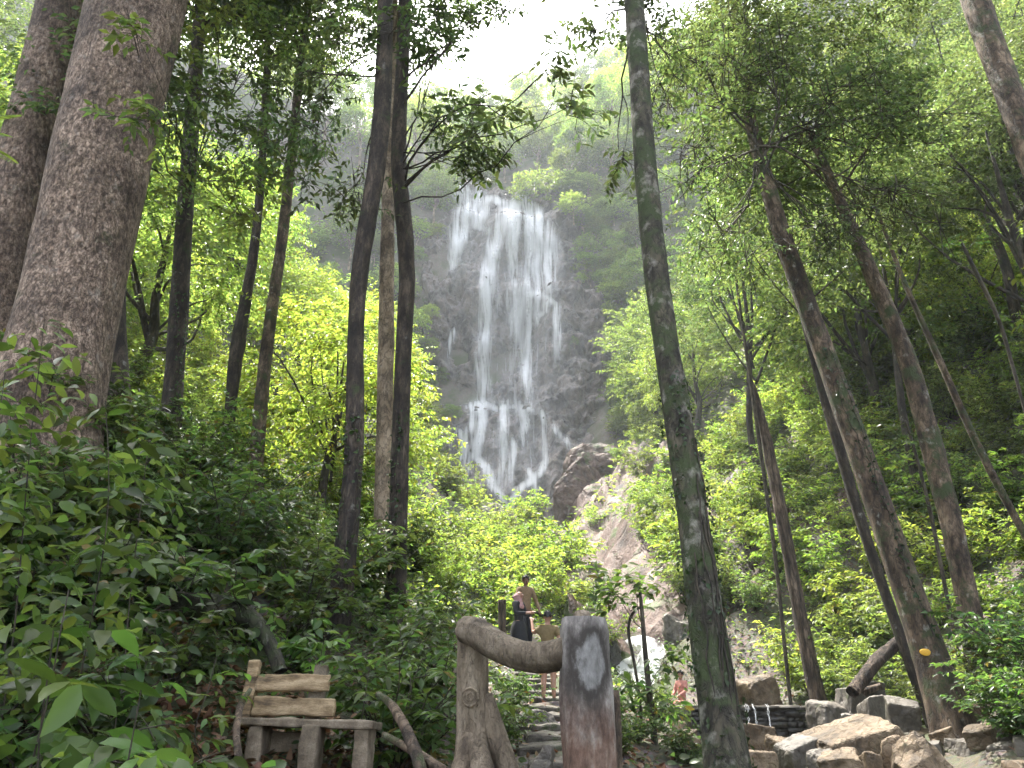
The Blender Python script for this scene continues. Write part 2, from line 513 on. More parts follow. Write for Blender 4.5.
def post_mat():
    m, nt, out = nmat("concrete_post")
    tc = N(nt, "ShaderNodeTexCoord")
    sp = N(nt, "ShaderNodeSeparateXYZ")
    nt.links.new(tc.outputs["Object"], sp.inputs[0])
    c = coords(nt, (1, 1, .5))
    n1 = N(nt, "ShaderNodeTexNoise", i_Scale=6.0, i_Detail=8.0, i_Roughness=.68)
    n2 = N(nt, "ShaderNodeTexNoise", i_Scale=28.0, i_Detail=5.0, i_Roughness=.7)
    nt.links.new(c, n1.inputs["Vector"])
    nt.links.new(c, n2.inputs["Vector"])
    red = ramp(nt, [(.33, (.03, .02, .015)), (.46, (.12, .07, .05)), (.56, (.18, .12, .09)), (.68, (.29, .25, .21))])
    gry = ramp(nt, [(.33, (.05, .045, .042)), (.48, (.17, .155, .145)), (.64, (.33, .31, .29))])
    nt.links.new(n1.outputs[0], red.inputs[0])
    nt.links.new(n1.outputs[0], gry.inputs[0])
    ad = N(nt, "ShaderNodeMath", operation='MULTIPLY_ADD', i_1=1.1)
    nt.links.new(n1.outputs[0], ad.inputs[0])
    nt.links.new(sp.outputs[2], ad.inputs[2])
    mr = N(nt, "ShaderNodeMapRange", i_From_Min=1.55, i_From_Max=1.95, i_To_Min=0, i_To_Max=1)
    nt.links.new(ad.outputs[0], mr.inputs[0])
    col = mixc(nt, mr.outputs[0], red.outputs[0], gry.outputs[0])
    r2 = ramp(nt, [(.3, (.6, .6, .6)), (.7, (1.25, 1.25, 1.25))])
    nt.links.new(n2.outputs[0], r2.inputs[0])
    col = mixc(nt, 1.0, col, r2.outputs[0], 'MULTIPLY')
    # soot stain round the plaster patch
    sb_ = N(nt, "ShaderNodeVectorMath", operation='SUBTRACT')
    sb_.inputs[1].default_value = POST_PATCH
    nt.links.new(tc.outputs["Object"], sb_.inputs[0])
    sc_ = N(nt, "ShaderNodeVectorMath", operation='MULTIPLY')
    sc_.inputs[1].default_value = (1 / .15, 1 / .4, 1 / .23)
    nt.links.new(sb_.outputs[0], sc_.inputs[0])
    le = N(nt, "ShaderNodeVectorMath", operation='LENGTH')
    nt.links.new(sc_.outputs[0], le.inputs[0])
    la = N(nt, "ShaderNodeMath", operation='MULTIPLY_ADD', i_1=1.4)
    nt.links.new(n1.outputs[0], la.inputs[0])
    nt.links.new(le.outputs["Value"], la.inputs[2])
    so = ramp(nt, [(.0, 1.0), (1.0, 0.0)])
    mr3 = N(nt, "ShaderNodeMapRange", i_From_Min=1.5, i_From_Max=1.9)
    nt.links.new(la.outputs[0], mr3.inputs[0])
    nt.links.new(mr3.outputs[0], so.inputs[0])
    col = mixc(nt, so.outputs[0], col, (.04, .034, .03))
    mr4 = N(nt, "ShaderNodeMapRange", interpolation_type='SMOOTHSTEP', i_From_Min=1.2, i_From_Max=1.42, i_To_Min=.92, i_To_Max=0)
    nt.links.new(la.outputs[0], mr4.inputs[0])
    pl_ = ramp(nt, [(.3, (.11, .105, .1)), (.5, (.2, .196, .192)), (.7, (.3, .296, .29))])
    nt.links.new(n2.outputs[0], pl_.inputs[0])
    col = mixc(nt, mr4.outputs[0], col, pl_.outputs[0])
    p = N(nt, "ShaderNodeBsdfPrincipled", i_Roughness=.88)
    nt.links.new(col, p.inputs["Base Color"])
    b = N(nt, "ShaderNodeBump", i_Strength=.8, i_Distance=.02)
    a2 = N(nt, "ShaderNodeMath", operation='MULTIPLY_ADD', i_1=.35)
    nt.links.new(n2.outputs[0], a2.inputs[0])
    nt.links.new(n1.outputs[0], a2.inputs[2])
    nt.links.new(a2.outputs[0], b.inputs["Height"])
    nt.links.new(b.outputs[0], p.inputs["Normal"])
    nt.links.new(p.outputs[0], out.inputs[0])
    return m


POST_PATCH = (0.4, 0.0, 1.2)

M["plaster_grey"] = rock_mat("plaster_grey", [(0.34, (0.07, 0.065, 0.06)), (0.5, (0.17, 0.163, 0.157)), (0.64, (0.28, 0.272, 0.265))], 9.0, 0.85, 0.4, 0.01, cracks=False)
M["bench_plank"] = rock_mat("bench_plank", [(0.36, (0.06, 0.04, 0.022)), (0.47, (0.22, 0.15, 0.078)), (0.6, (0.4, 0.3, 0.18))], 9.0, 0.8, 0.5, 0.012, stretch=(0.35, 1, 1.5), cracks=False)
M["bench_grey"] = rock_mat("bench_grey", [(0.3, (0.07, 0.054, 0.036)), (0.5, (0.17, 0.135, 0.095)), (0.7, (0.3, 0.25, 0.19))], 6.0, 0.85, 0.5, 0.012, cracks=False)
M["skin"] = plain_mat("skin", (0.34, 0.19, 0.13), 0.5, 0.08, 20, 0.05)
M["skin_dark"] = plain_mat("skin_dark", (0.16, 0.085, 0.055), 0.5, 0.08, 20, 0.05)
M["hair"] = plain_mat("hair", (0.012, 0.01, 0.01), 0.45, 0.3, 60, 0.4)
M["cloth_black"] = plain_mat("cloth_black", (0.014, 0.015, 0.02), 0.85, 0.3, 25, 0.3)
M["cloth_olive"] = plain_mat("cloth_olive", (0.17, 0.125, 0.06), 0.85, 0.2, 25, 0.3)
M["cloth_brown"] = plain_mat("cloth_brown", (0.2, 0.135, 0.08), 0.85, 0.2, 25, 0.3)
M["cloth_pink"] = plain_mat("cloth_pink", (0.42, 0.25, 0.26), 0.85, 0.2, 25, 0.3)
M["cloth_salmon"] = plain_mat("cloth_salmon", (0.45, 0.2, 0.17), 0.85, 0.15, 25, 0.3)
M["cloth_blue"] = plain_mat("cloth_blue", (0.04, 0.05, 0.45), 0.85, 0.15, 25, 0.3)
M["cloth_white"] = plain_mat("cloth_white", (0.55, 0.5, 0.46), 0.85, 0.15, 25, 0.3)
M["eye"] = plain_mat("eye", (0.02, 0.015, 0.012), 0.2, 0.1, 25, 0.0)
M["lip"] = plain_mat("lip", (0.25, 0.09, 0.075), 0.5, 0.1, 25, 0.0)
M["yellow_paint"] = plain_mat("yellow_paint", (0.62, 0.36, 0.03), 0.6, 0.2, 12, 0.3)
def fall_mat(name, k, fine, col=(.95, .96, .97)):
    m, nt, out = nmat(name)
    at_ = N(nt, "ShaderNodeAttribute", attribute_name="dens")
    uv = coords(nt, (fine, fine * .07, 1), "UV")
    n1 = N(nt, "ShaderNodeTexNoise", i_Scale=1.0, i_Detail=4.0, i_Roughness=.65)
    nt.links.new(uv, n1.inputs["Vector"])
    mr = N(nt, "ShaderNodeMapRange", i_From_Min=.3, i_From_Max=.7, i_To_Min=.35, i_To_Max=1.65)
    nt.links.new(n1.outputs[0], mr.inputs[0])
    mu = N(nt, "ShaderNodeMath", operation='MULTIPLY')
    nt.links.new(at_.outputs["Fac"], mu.inputs[0])
    nt.links.new(mr.outputs[0], mu.inputs[1])
    m2_ = N(nt, "ShaderNodeMath", operation='MULTIPLY', i_1=-k)
    nt.links.new(mu.outputs[0], m2_.inputs[0])
    ex = N(nt, "ShaderNodeMath", operation='EXPONENT')
    nt.links.new(m2_.outputs[0], ex.inputs[0])
    su = N(nt, "ShaderNodeMath", operation='SUBTRACT', i_0=1.0, use_clamp=True)
    nt.links.new(ex.outputs[0], su.inputs[1])
    d = N(nt, "ShaderNodeBsdfDiffuse", i_Color=(*col, 1))
    t = N(nt, "ShaderNodeBsdfTranslucent", i_Color=(*col, 1))
    mx = N(nt, "ShaderNodeMixShader", i_0=.5)
    nt.links.new(d.outputs[0], mx.inputs[1])
    nt.links.new(t.outputs[0], mx.inputs[2])
    tr = N(nt, "ShaderNodeBsdfTransparent")
    m2 = N(nt, "ShaderNodeMixShader")
    nt.links.new(su.outputs[0], m2.inputs[0])
    nt.links.new(tr.outputs[0], m2.inputs[1])
    nt.links.new(mx.outputs[0], m2.inputs[2])
    nt.links.new(m2.outputs[0], out.inputs[0])
    return m


M["water_fall"] = water_mat("water_fall", 1.9, 0.12, 0.30, 0.42)
M["water_fall"] = fall_mat("water_fall", 1.8, 5.0)
M["water_cascade"] = fall_mat("water_cascade", 3.2, 6.0)
M["water_veil"] = fall_mat("water_veil", 0.7, 2.5)


def soil_mat():
    m, nt, out = nmat("soil")
    c = coords(nt)
    n1 = N(nt, "ShaderNodeTexNoise", i_Scale=0.35, i_Detail=8.0, i_Roughness=0.65)
    n2 = N(nt, "ShaderNodeTexNoise", i_Scale=9.0, i_Detail=6.0, i_Roughness=0.7)
    v = N(nt, "ShaderNodeTexVoronoi", i_Scale=14.0)
    for n in (n1, n2, v):
        nt.links.new(c, n.inputs["Vector"])
    r1 = ramp(nt, [(0.3, (0.035, 0.024, 0.016)), (0.5, (0.075, 0.05, 0.034)), (0.7, (0.13, 0.09, 0.06))])
    nt.links.new(n2.outputs[0], r1.inputs[0])
    hs = N(nt, "ShaderNodeHueSaturation", i_Saturation=0.5, i_Value=0.32)
    nt.links.new(v.outputs["Color"], hs.inputs["Color"])
    col = mixc(nt, 0.25, r1.outputs[0], hs.outputs[0])
    r3 = ramp(nt, [(0.42, 0.0), (0.58, 1.0)])
    nt.links.new(n1.outputs[0], r3.inputs[0])
    col = mixc(nt, r3.outputs[0], col, (0.04, 0.055, 0.016))
    p = N(nt, "ShaderNodeBsdfPrincipled", i_Roughness=0.9)
    nt.links.new(col, p.inputs["Base Color"])
    b = N(nt, "ShaderNodeBump", i_Strength=0.8, i_Distance=0.05)
    nt.links.new(n2.outputs[0], b.inputs["Height"])
    nt.links.new(b.outputs[0], p.inputs["Normal"])
    nt.links.new(p.outputs[0], out.inputs[0])
    return m


M["soil"] = soil_mat()


def pool_mat():
    m, nt, out = nmat("creek_water")
    c = coords(nt)
    n1 = N(nt, "ShaderNodeTexNoise", i_Scale=5.0, i_Detail=4.0)
    nt.links.new(c, n1.inputs["Vector"])
    p = N(nt, "ShaderNodeBsdfPrincipled", i_Roughness=0.06)
    p.inputs["Base Color"].default_value = (0.035, 0.035, 0.022, 1)
    b = N(nt, "ShaderNodeBump", i_Strength=0.35, i_Distance=0.03)
    nt.links.new(n1.outputs[0], b.inputs["Height"])
    nt.links.new(b.outputs[0], p.inputs["Normal"])
    nt.links.new(p.outputs[0], out.inputs[0])
    return m


M["pool"] = pool_mat()

# ------------------------------------------------------------------ terrain
XS_Y = [-30, 8, 17, 25, 42, 58, 70, 90, 200]
XS_X = [5.2, 5.0, 4.6, 4.1, 4.2, 3.2, 1.0, 0.0, 0.0]
SZ_Y = [-30, 0, 8, 16, 17.6, 18.1, 22, 23, 28, 42, 55, 70, 80, 84, 88, 91, 94, 132, 175, 260]
SZ_Z = [-0.6, -0.2, 0.35, 0.5, 0.5, 1.05, 1.3, 1.7, 4.2, 8.3, 12.5, 14, 26, 40, 54, 62, 66, 118, 140, 150]
PZ_Y = [-30, 0, 5, 8, 13, 19, 22, 30, 42, 55, 70, 80, 84, 88, 91, 94, 132, 175, 260]
PZ_Z = [-0.2, 0.0, 0.45, 0.95, 1.72, 2.72, 3.0, 5.2, 9.4, 13.5, 16, 27, 41, 55, 63, 67, 118, 140, 150]
XP_Y = [-30, 5, 22, 42, 70, 200]
XP_X = [0.4, 0.5, 0.45, -0.3, -4.0, -6.0]


def sx_(y): return np.interp(y, XS_Y, XS_X)
def sz_(y): return np.interp(y, SZ_Y, SZ_Z)
def pz_(y): return np.interp(y, PZ_Y, PZ_Z)
def xp_(y): return np.interp(y, XP_Y, XP_X)


def H(x, y):
    x = np.asarray(x, float)
    y = np.asarray(y, float)
    xs, zs, pz, xp = sx_(y), sz_(y), pz_(y), xp_(y)
    near = sstep(1, 11, y)
    far = sstep(22, 45, y)
    beyond = sstep(85, 125, y)
    t = sstep(0, 1, (xs - 0.9 - x) / np.maximum(0.3, xs - 0.9 - xp - 0.55))
    base = zs + (pz - zs) * t
    dp = np.maximum(0, xp - 0.6 - x)
    kl = (0.62 + 0.33 * far) * near * (1 - 0.85 * beyond)
    left = kl * dp - 0.004 * np.minimum(dp, 60) ** 2 * far
    dr = np.maximum(0, x - xs - 2.0 * sstep(12.5, 14.5, y) * (1 - sstep(20, 26, y)))
    kr = (0.5 + 0.45 * far) * near * (1 - 0.55 * beyond)
    right = kr * dr
    right = right + 0.25 * near * np.maximum(0, dr - 4) * (1 - far)
    bump = fbm(x * 0.22, y * 0.22, 0, 3, 4) * (0.5 + 2.5 * far) * sstep(2, 8, y)
    onpath = np.exp(-((x - xp) / 0.9) ** 2) * (1 - sstep(20, 24, y))
    instream = np.exp(-((x - xs) / 1.6) ** 2)
    bump = bump * (1 - np.clip(onpath + instream, 0, 1))
    return base + left + right + bump


def Hs(x, y):
    return float(H(x, y))


def build_terrain():
    xs = np.unique(np.concatenate([np.linspace(-150, -30, 31), np.linspace(-30, -12, 37), np.linspace(-12, 16, 141), np.linspace(16, 40, 49), np.linspace(40, 160, 31)]))
    ys = np.unique(np.concatenate([np.linspace(-40, 0, 21), np.linspace(0, 30, 151), np.linspace(30, 100, 141), np.linspace(100, 260, 41)]))
    X, Y = np.meshgrid(xs, ys)
    Z = H(X, Y)
    n = fbm(X * 1.7, Y * 1.7, 0, 9, 3) * 0.12
    Z = Z + n * sstep(3, 7, Y)
    rk = (X - sx_(Y) > -2.5) & (X - sx_(Y) < 7.5 + 2 * fbm(X * .3, Y * .3, 0, 71, 2)) & (Y > 25) & (Y < 68)
    rel = fbm(X * .5, Y * .5, 0, 72, 4) * 1.5 + fbm(X * 2, Y * 2, 0, 75, 2) * .5 + np.abs(vnoise(X * .9, Y * .9, 0, 73)) * .7
    Z = Z + np.where(rk, rel, 0)
    V = np.stack([X, Y, Z], -1).reshape(-1, 3)
    nx, ny = len(xs), len(ys)
    i = np.arange(nx * ny).reshape(ny, nx)
    F = np.stack([i[:-1, :-1], i[:-1, 1:], i[1:, 1:], i[1:, :-1]], -1).reshape(-1, 4)
    gm = new_mesh("ground", V, F, M["soil"], True)
    gm.materials.append(M["pink_rock"])
    gm.polygons.foreach_set("material_index", rk[:-1, :-1].ravel().astype(np.int32))
    o = put("ground", gm)
    tag(o, "brown forest soil of the valley sides under the trees", "ground", kind="structure")


build_terrain()

# ------------------------------------------------------------------ the cliff
CZ = [10, 17, 24, 31.5, 32.6, 40, 47.2, 48, 55, 61.5, 62.5, 69, 72]
CY = [66, 70, 75, 78.5, 80.6, 82, 83.2, 84, 85, 86, 88, 90, 96]


def cliff_disp(x, z):
    a = fbm(x * 0.16, 0, z * 0.10, 21, 5) * 2.6
    b = fbm(x * 0.55, 0, z * 0.35, 31, 4) * 1.3
    # blocky joints: quantised noise
    q = np.floor(vnoise(x * 0.45 + fbm(x, 0, z, 5, 2) * .5, 0, z * 0.33, 41) * 4) / 4 * 1.1
    st = np.abs(((z + fbm(x * 0.2, 0, z * 0.1, 51, 3) * 4) / 3.3) % 1 - 0.5) * 0.7
    c = fbm(x * 1.6, 0, z * 1.0, 43, 4) * 0.7
    q2 = np.floor(vnoise(x * 1.1 + fbm(x * 2, 0, z * 2, 6, 2) * .8, 0, z * 0.8, 47) * 3) / 3 * 0.5
    return a + b + q + st + c + q2


def cliffY(x, z):
    x = np.asarray(x, float)
    z = np.asarray(z, float)
    zz = z + fbm(x * 0.15, 0, 0, 61, 3) * 2.0
    # the right ledge halfway up stands proud
    led = 3.0 * sstep(2.0, 4.5, x) * (1 - sstep(47.0, 49.0, zz))
    return np.interp(zz, CZ, CY) - cliff_disp(x, z) - led + 0.012 * x * x


def on_cliff(px, py, off=0.0):
    Y = 80.0
    for _ in range(25):
        p = at(px, py, Y)
        Yn = float(cliffY(p.x, p.z)) - off
        Y = Y * 0.5 + Yn * 0.5
    return at(px, py, Y)


CXS = np.linspace(-17, 19, 260)
CZS = np.linspace(8, 73, 440)
CGX, CGZ = np.meshgrid(CXS, CZS)
CGY = cliffY(CGX, CGZ)


def box_blur(A, k, axis):
    pad = [(0, 0), (0, 0)]
    pad[axis] = (k, k)
    P = np.pad(A, pad, 'edge')
    c = np.cumsum(P, axis)
    n = 2 * k + 1
    if axis == 0:
        return np.concatenate([c[n - 1:n], c[n:] - c[:-n]], 0) / n
    return np.concatenate([c[:, n - 1:n], c[:, n:] - c[:, :-n]], 1) / n


def grid_at(G, x, z):
    i = np.clip((x - CXS[0]) / (CXS[1] - CXS[0]), 0, len(CXS) - 1.001)
    j = np.clip((z - CZS[0]) / (CZS[1] - CZS[0]), 0, len(CZS) - 1.001)
    i0, j0 = i.astype(int), j.astype(int)
    a, b = i - i0, j - j0
    return (G[j0, i0] * (1 - a) + G[j0, i0 + 1] * a) * (1 - b) + (G[j0 + 1, i0] * (1 - a) + G[j0 + 1, i0 + 1] * a) * b


def build_cliff():
    xs, zs, X, Z, Y = CXS, CZS, CGX, CGZ, CGY
    V = np.stack([X, Y, Z], -1).reshape(-1, 3)
    nx, nz = len(xs), len(zs)
    i = np.arange(nx * nz).reshape(nz, nx)
    F = np.stack([i[:-1, :-1], i[:-1, 1:], i[1:, 1:], i[1:, :-1]], -1).reshape(-1, 4)
    # close the back so that the cliff is a solid body
    o = put("cliff", new_mesh("cliff", V, F, M["wet_cliff"], False))
    tag(o, "tall wet grey rock face behind the waterfall", "cliff", kind="structure")


build_cliff()


def strip(paths, mat, across=9, jitter=0.25, seed=0, off=0.5):
    """paths: list of point lists (px, py, width_px, density) on the cliff -> one body of falling water"""
    Vs, Fs, UV, D = [], [], [], []
    base = 0
    for k, pl in enumerate(paths):
        pts = np.array(pl, float)
        seg = np.concatenate([[0], np.cumsum(np.hypot(np.diff(pts[:, 0]), np.diff(pts[:, 1])))])
        n = max(6, int(seg[-1] / 2.5))
        s = np.linspace(0, seg[-1], n)
        P = np.stack([np.interp(s, seg, pts[:, j]) for j in range(4)], -1)
        P[:, 0] += fbm(s * 0.06, k * 3.1, 0, seed + 5, 3) * jitter * np.minimum(P[:, 2], 14) * 0.5
        cy_ = np.array([on_cliff(P[r, 0], P[r, 1], off).y for r in range(n)])
        ker = np.ones(15) / 15
        cy_ = np.minimum(cy_, np.convolve(np.pad(cy_, 7, 'edge'), ker, 'valid')) if n > 15 else cy_
        cy_ = np.convolve(np.pad(cy_, 10, 'edge'), np.ones(21) / 21, 'valid') - .25
        for r in range(n):
            x, y, w, d = P[r]
            c = at(x, y, cy_[r])
            m_ = mpp(x, y, c.y)
            for a in range(across):
                u = a / (across - 1) * 2 - 1
                bow = (1 - u * u) * min(0.25 * w * m_, 0.8)
                Vs.append((c.x + u * w * 0.5 * m_, c.y - bow, c.z))
                UV.append((k * 7.37 + u * w * m_ * 0.5, s[r] * m_ + k * 13.7))
                e = (1 - u * u) ** 0.75
                ends = min(1.0, (r + 0.6) / 3.0) * min(1.0, (n - r) / 6.0)
                D.append(d * e * ends)
        i = np.arange(n * across).reshape(n, across) + base
        Fs.append(np.stack([i[:-1, :-1], i[1:, :-1], i[1:, 1:], i[:-1, 1:]], -1).reshape(-1, 4))
        base += n * across
    return new_mesh("water", Vs, np.concatenate(Fs), mat, True, UV, D)


wf = thing("waterfall", "tall white waterfall pouring down the grey cliff in veils", "waterfall", at(520, 300, 80))
wf["kind"] = "structure"
wf.location = (0, 0, 0)
main_strands = [
    [(523, 194, 7, 1), (519, 206, 22, 1), (512, 216, 26, 1), (499, 230, 16, 1), (492, 248, 13, 1), (488, 275, 14, .95), (486, 320, 14, .8), (483, 365, 15, .75), (481, 403, 16, .7)],
    [(523, 195, 6, 1), (530, 210, 22, 1), (540, 224, 26, .9), (546, 244, 22, .75), (549, 275, 20, .6), (551, 296, 16, .5)],
    [(520, 198, 8, 1), (517, 225, 14, .9), (515, 260, 12, .7), (516, 300, 14, .5), (514, 350, 12, .35)],
    [(530, 212, 10, .9), (532, 240, 16, .75), (533, 270, 18, .6), (534, 300, 20, .6), (528, 330, 12, .75), (528, 370, 12, .6), (529, 402, 10, .5)],
    [(457, 183, 12, 1), (463, 192, 18, 1), (468, 205, 20, .95), (464, 220, 20, .8), (457, 240, 14, .85), (450, 258, 12, .8), (444, 272, 8, .6)],
    [(478, 185, 6, .9), (479, 198, 8, .8), (470, 214, 12, .7), (462, 238, 14, .6), (452, 270, 10, .6)],
    [(484, 200, 6, .9), (492, 198, 10, 1), (502, 203, 12, 1), (505, 214, 9, .8), (500, 228, 8, .8)],
    [(486, 200, 8, .8), (484, 214, 12, .7), (478, 226, 14, .6), (490, 232, 10, .6)],
    [(528, 294, 6, .8), (538, 294, 8, .9), (548, 299, 8, .8), (560, 306, 7, .7)],
    [(557, 306, 7, .9), (557, 325, 8, .75), (558, 350, 9, .5), (558, 368, 9, .3)],
    [(545, 300, 8, .8), (545, 312, 7, .6), (530, 320, 10, .6)],
    [(454, 330, 5, .6), (449, 345, 7, .4), (447, 370, 7, .3)],
]
veil = [
    [(520, 210, 50, .6), (520, 245, 78, .62), (522, 290, 90, .5), (522, 340, 95, .46), (518, 400, 100, .42), (514, 425, 90, .3)],
    [(466, 190, 40, .6), (466, 225, 44, .5), (456, 262, 24, .5), (452, 300, 16, .2)],
]
low = [
    [(466, 407, 7, .35), (482, 404, 10, .6), (498, 409, 7, .3), (514, 406, 6, .25), (526, 408, 9, .5), (540, 412, 6, .2)],
    [(482, 404, 14, .9), (483, 420, 10, .8), (479, 440, 10, .8), (474, 456, 10, .9), (485, 470, 10, .9), (491, 486, 9, .9), (503, 498, 9, .9), (508, 514, 11, 1)],
    [(470, 406, 7, .6), (468, 424, 9, .6), (464, 446, 10, .7), (470, 470, 10, .6)],
    [(502, 407, 7, .8), (501, 424, 8, .7), (502, 445, 9, .6), (499, 470, 9, .5), (498, 490, 8, .5)],
    [(525, 407, 10, .9), (526, 420, 8, .9), (522, 434, 9, .7), (521, 452, 9, .5)],
    [(541, 412, 7, .5), (546, 440, 9, .6), (545, 460, 8, .7), (535, 478, 8, .8), (523, 488, 8, .8), (511, 500, 8, .9), (507, 512, 9, .9)],
    [(556, 426, 9, .4), (565, 440, 9, .5), (568, 452, 7, .4)],
    [(458, 430, 8, .6), (461, 450, 9, .7), (464, 476, 8, .5)],
    [(512, 440, 6, .5), (513, 465, 7, .6), (509, 486, 8, .6)],
    [(530, 470, 6, .5), (536, 490, 7, .6), (530, 508, 8, .5)],
    [(507, 508, 12, 1), (509, 522, 14, 1), (515, 535, 16, 1)],
]
low_veil = [[(505, 398, 90, .45), (508, 440, 100, .5), (512, 480, 80, .4), (510, 515, 50, .35)]]


def water_body(name, strands, mat, x0, x1, y0, y1, off, wander, wmul, dmul, seed, blur=6, streak=1.05):
    """one body of falling water over the rock: its density is the sum of many feathered strands"""
    px = np.arange(x0, x1 + .1, .9)
    py = np.arange(y0, y1 + .1, 1.3)
    PX, PY = np.meshgrid(px, py)
    front = CGY
    for sh in (3, 7, 12):                                   # water leaves the ledges and hangs in front of the rock below
        front = np.minimum(front, np.concatenate([CGY[sh:], np.repeat(CGY[-1:], sh, 0)], 0) + .35 * sh * .06)
    sm = box_blur(box_blur(front, blur, 0), 3, 1)
    b = 384.0 - PY
    dy, dz, dx = FPX * CP - b * SP, FPX * SP + b * CP, PX - 512.0
    Y = np.full(PX.shape, 80.0)
    for _ in range(30):
        t = Y / dy
        Y = .5 * Y + .5 * (grid_at(sm, dx * t, CAMZ + dz * t) - off)
    Dn = np.zeros(PX.shape)
    for k, pl in enumerate(strands):
        p = np.array(pl, float)
        sg = np.concatenate([[0], np.cumsum(np.hypot(np.diff(p[:, 0]), np.diff(p[:, 1])))])
        n = max(4, int(sg[-1] / 2.0))
        ss = np.linspace(0, sg[-1], n)
        q = np.stack([np.interp(ss, sg, p[:, j]) for j in range(4)], -1)
        q[:, 0] += fbm(ss * .035, k * 5.7, 0, seed, 3) * wander * q[:, 2]
        best = np.zeros(PX.shape)
        for (qx, qy, qw, qd), s_ in zip(q, ss):
            end = min(1, (s_ + 2) / 5) * min(1, (sg[-1] - s_ + 1) / 34) ** .7
            j0, j1 = np.searchsorted(py, [qy - 6, qy + 6])
            g = qd * end * np.exp(-((PX[j0:j1] - qx) / (qw * wmul)) ** 2 - ((PY[j0:j1] - qy) / 2.6) ** 2)
            best[j0:j1] = np.maximum(best[j0:j1], g)
        Dn += best
    warp = fbm(PX * .05, PY * .02, 0, seed + 3, 3) * 5
    st = fbm((PX + warp) * .33, PY * .018, 0, seed + 1, 3) + .6 * fbm((PX + warp) * .9, PY * .03, 0, seed + 2, 2)
    gap = fbm((PX + warp) * .12, PY * .05, 0, seed + 4, 3)
    Dn = Dn * np.clip(1 + streak * 1.7 * st + .7 * gap, .05, 2.2) * dmul
    V = np.stack([dx * Y / dy, Y, CAMZ + dz * Y / dy], -1).reshape(-1, 3)
    i = np.arange(PX.size).reshape(PX.shape)
    F = np.stack([i[:-1, :-1], i[1:, :-1], i[1:, 1:], i[:-1, 1:]], -1).reshape(-1, 4)
    dd = Dn.ravel()
    F = F[dd[F].max(1) > .02]
    used = np.unique(F)
    remap = np.zeros(len(V), np.int64)
    remap[used] = np.arange(len(used))
    V, dd = V[used], dd[used]
    return new_mesh(name, V, remap[F], mat, True, np.stack([V[:, 0], V[:, 2]], -1), dd)


put("main_fall", water_body("main_fall", main_strands, M["water_fall"], 436, 610, 178, 410, .5, .22, .38, 1.5, 3), wf)
put("spray_veil", water_body("spray_veil", veil, M["water_veil"], 420, 600, 178, 415, .9, .05, .45, .75, 23, blur=14, streak=.5), wf)
put("lower_cascade", water_body("lower_cascade", low, M["water_fall"], 440, 600, 398, 545, .4, .9, .36, 1.6, 13, streak=.9), wf)
put("spray_veil", water_body("spray_veil", low_veil, M["water_veil"], 436, 600, 395, 545, .7, .05, .45, .7, 33, blur=10, streak=.8), wf)

# ------------------------------------------------------------------ foliage generators


def norm(v):
    return v / np.maximum(1e-6, np.linalg.norm(v, axis=-1, keepdims=True))


def leaves_simple(P, D, Nn, L, W, fold=0.18, droop=0.2):
    """folded diamond leaves: 4 verts, 2 tris each"""
    D = norm(D)
    S = norm(np.cross(D, Nn))
    Nn = np.cross(S, D)
    L = np.asarray(L)[:, None]
    W = np.asarray(W)[:, None]
    mid = P + D * L * 0.42
    a = mid + S * W * 0.5 + Nn * W * fold
    b = mid - S * W * 0.5 + Nn * W * fold
    tip = P + D * L - Nn * L * droop
    n = len(P)
    V = np.stack([P, a, tip, b], 1).reshape(-1, 3)
    i = np.arange(n)[:, None] * 4
    F = np.concatenate([i + np.array([[0, 2, 1]]), i + np.array([[0, 3, 2]])], 0)
    return V, F


def leaves_full(P, D, Nn, L, W, fold=0.12, droop=0.25):
    """curved pointed leaves with a midrib: 11 verts, 4 tris + 4... faces each"""
    D = norm(D)
    S = norm(np.cross(D, Nn))
    Nn = np.cross(S, D)
    L = np.asarray(L)[:, None]
    W = np.asarray(W)[:, None]
    ts = [0.0, 0.22, 0.5, 0.78, 1.0]
    ws = [0.0, 0.40, 0.5, 0.30, 0.0]
    rows = []
    dr = np.asarray(droop) if np.ndim(droop) else droop
    dr = dr[:, None] if np.ndim(dr) else dr
    for t, w in zip(ts, ws):
        c = P + D * L * (t - 0.10 * t * t * 1.0) - Nn * L * dr * t * t
        if w == 0:
            rows.append(c[:, None])
        else:
            rows.append(np.stack([c + S * W * w + Nn * W * fold, c, c - S * W * w + Nn * W * fold], 1))
    V = np.concatenate(rows, 1)
    n, k = V.shape[0], V.shape[1]
    i = np.arange(n)[:, None] * k
    T = np.concatenate([i + np.array([f]) for f in ([0, 2, 1], [0, 3, 2], [10, 7, 8], [10, 8, 9])], 0)
    Q = np.concatenate([i + np.array([f]) for f in ([1, 2, 5, 4], [2, 3, 6, 5], [4, 5, 8, 7], [5, 6, 9, 8])], 0)
    return V.reshape(-1, 3), T, Q


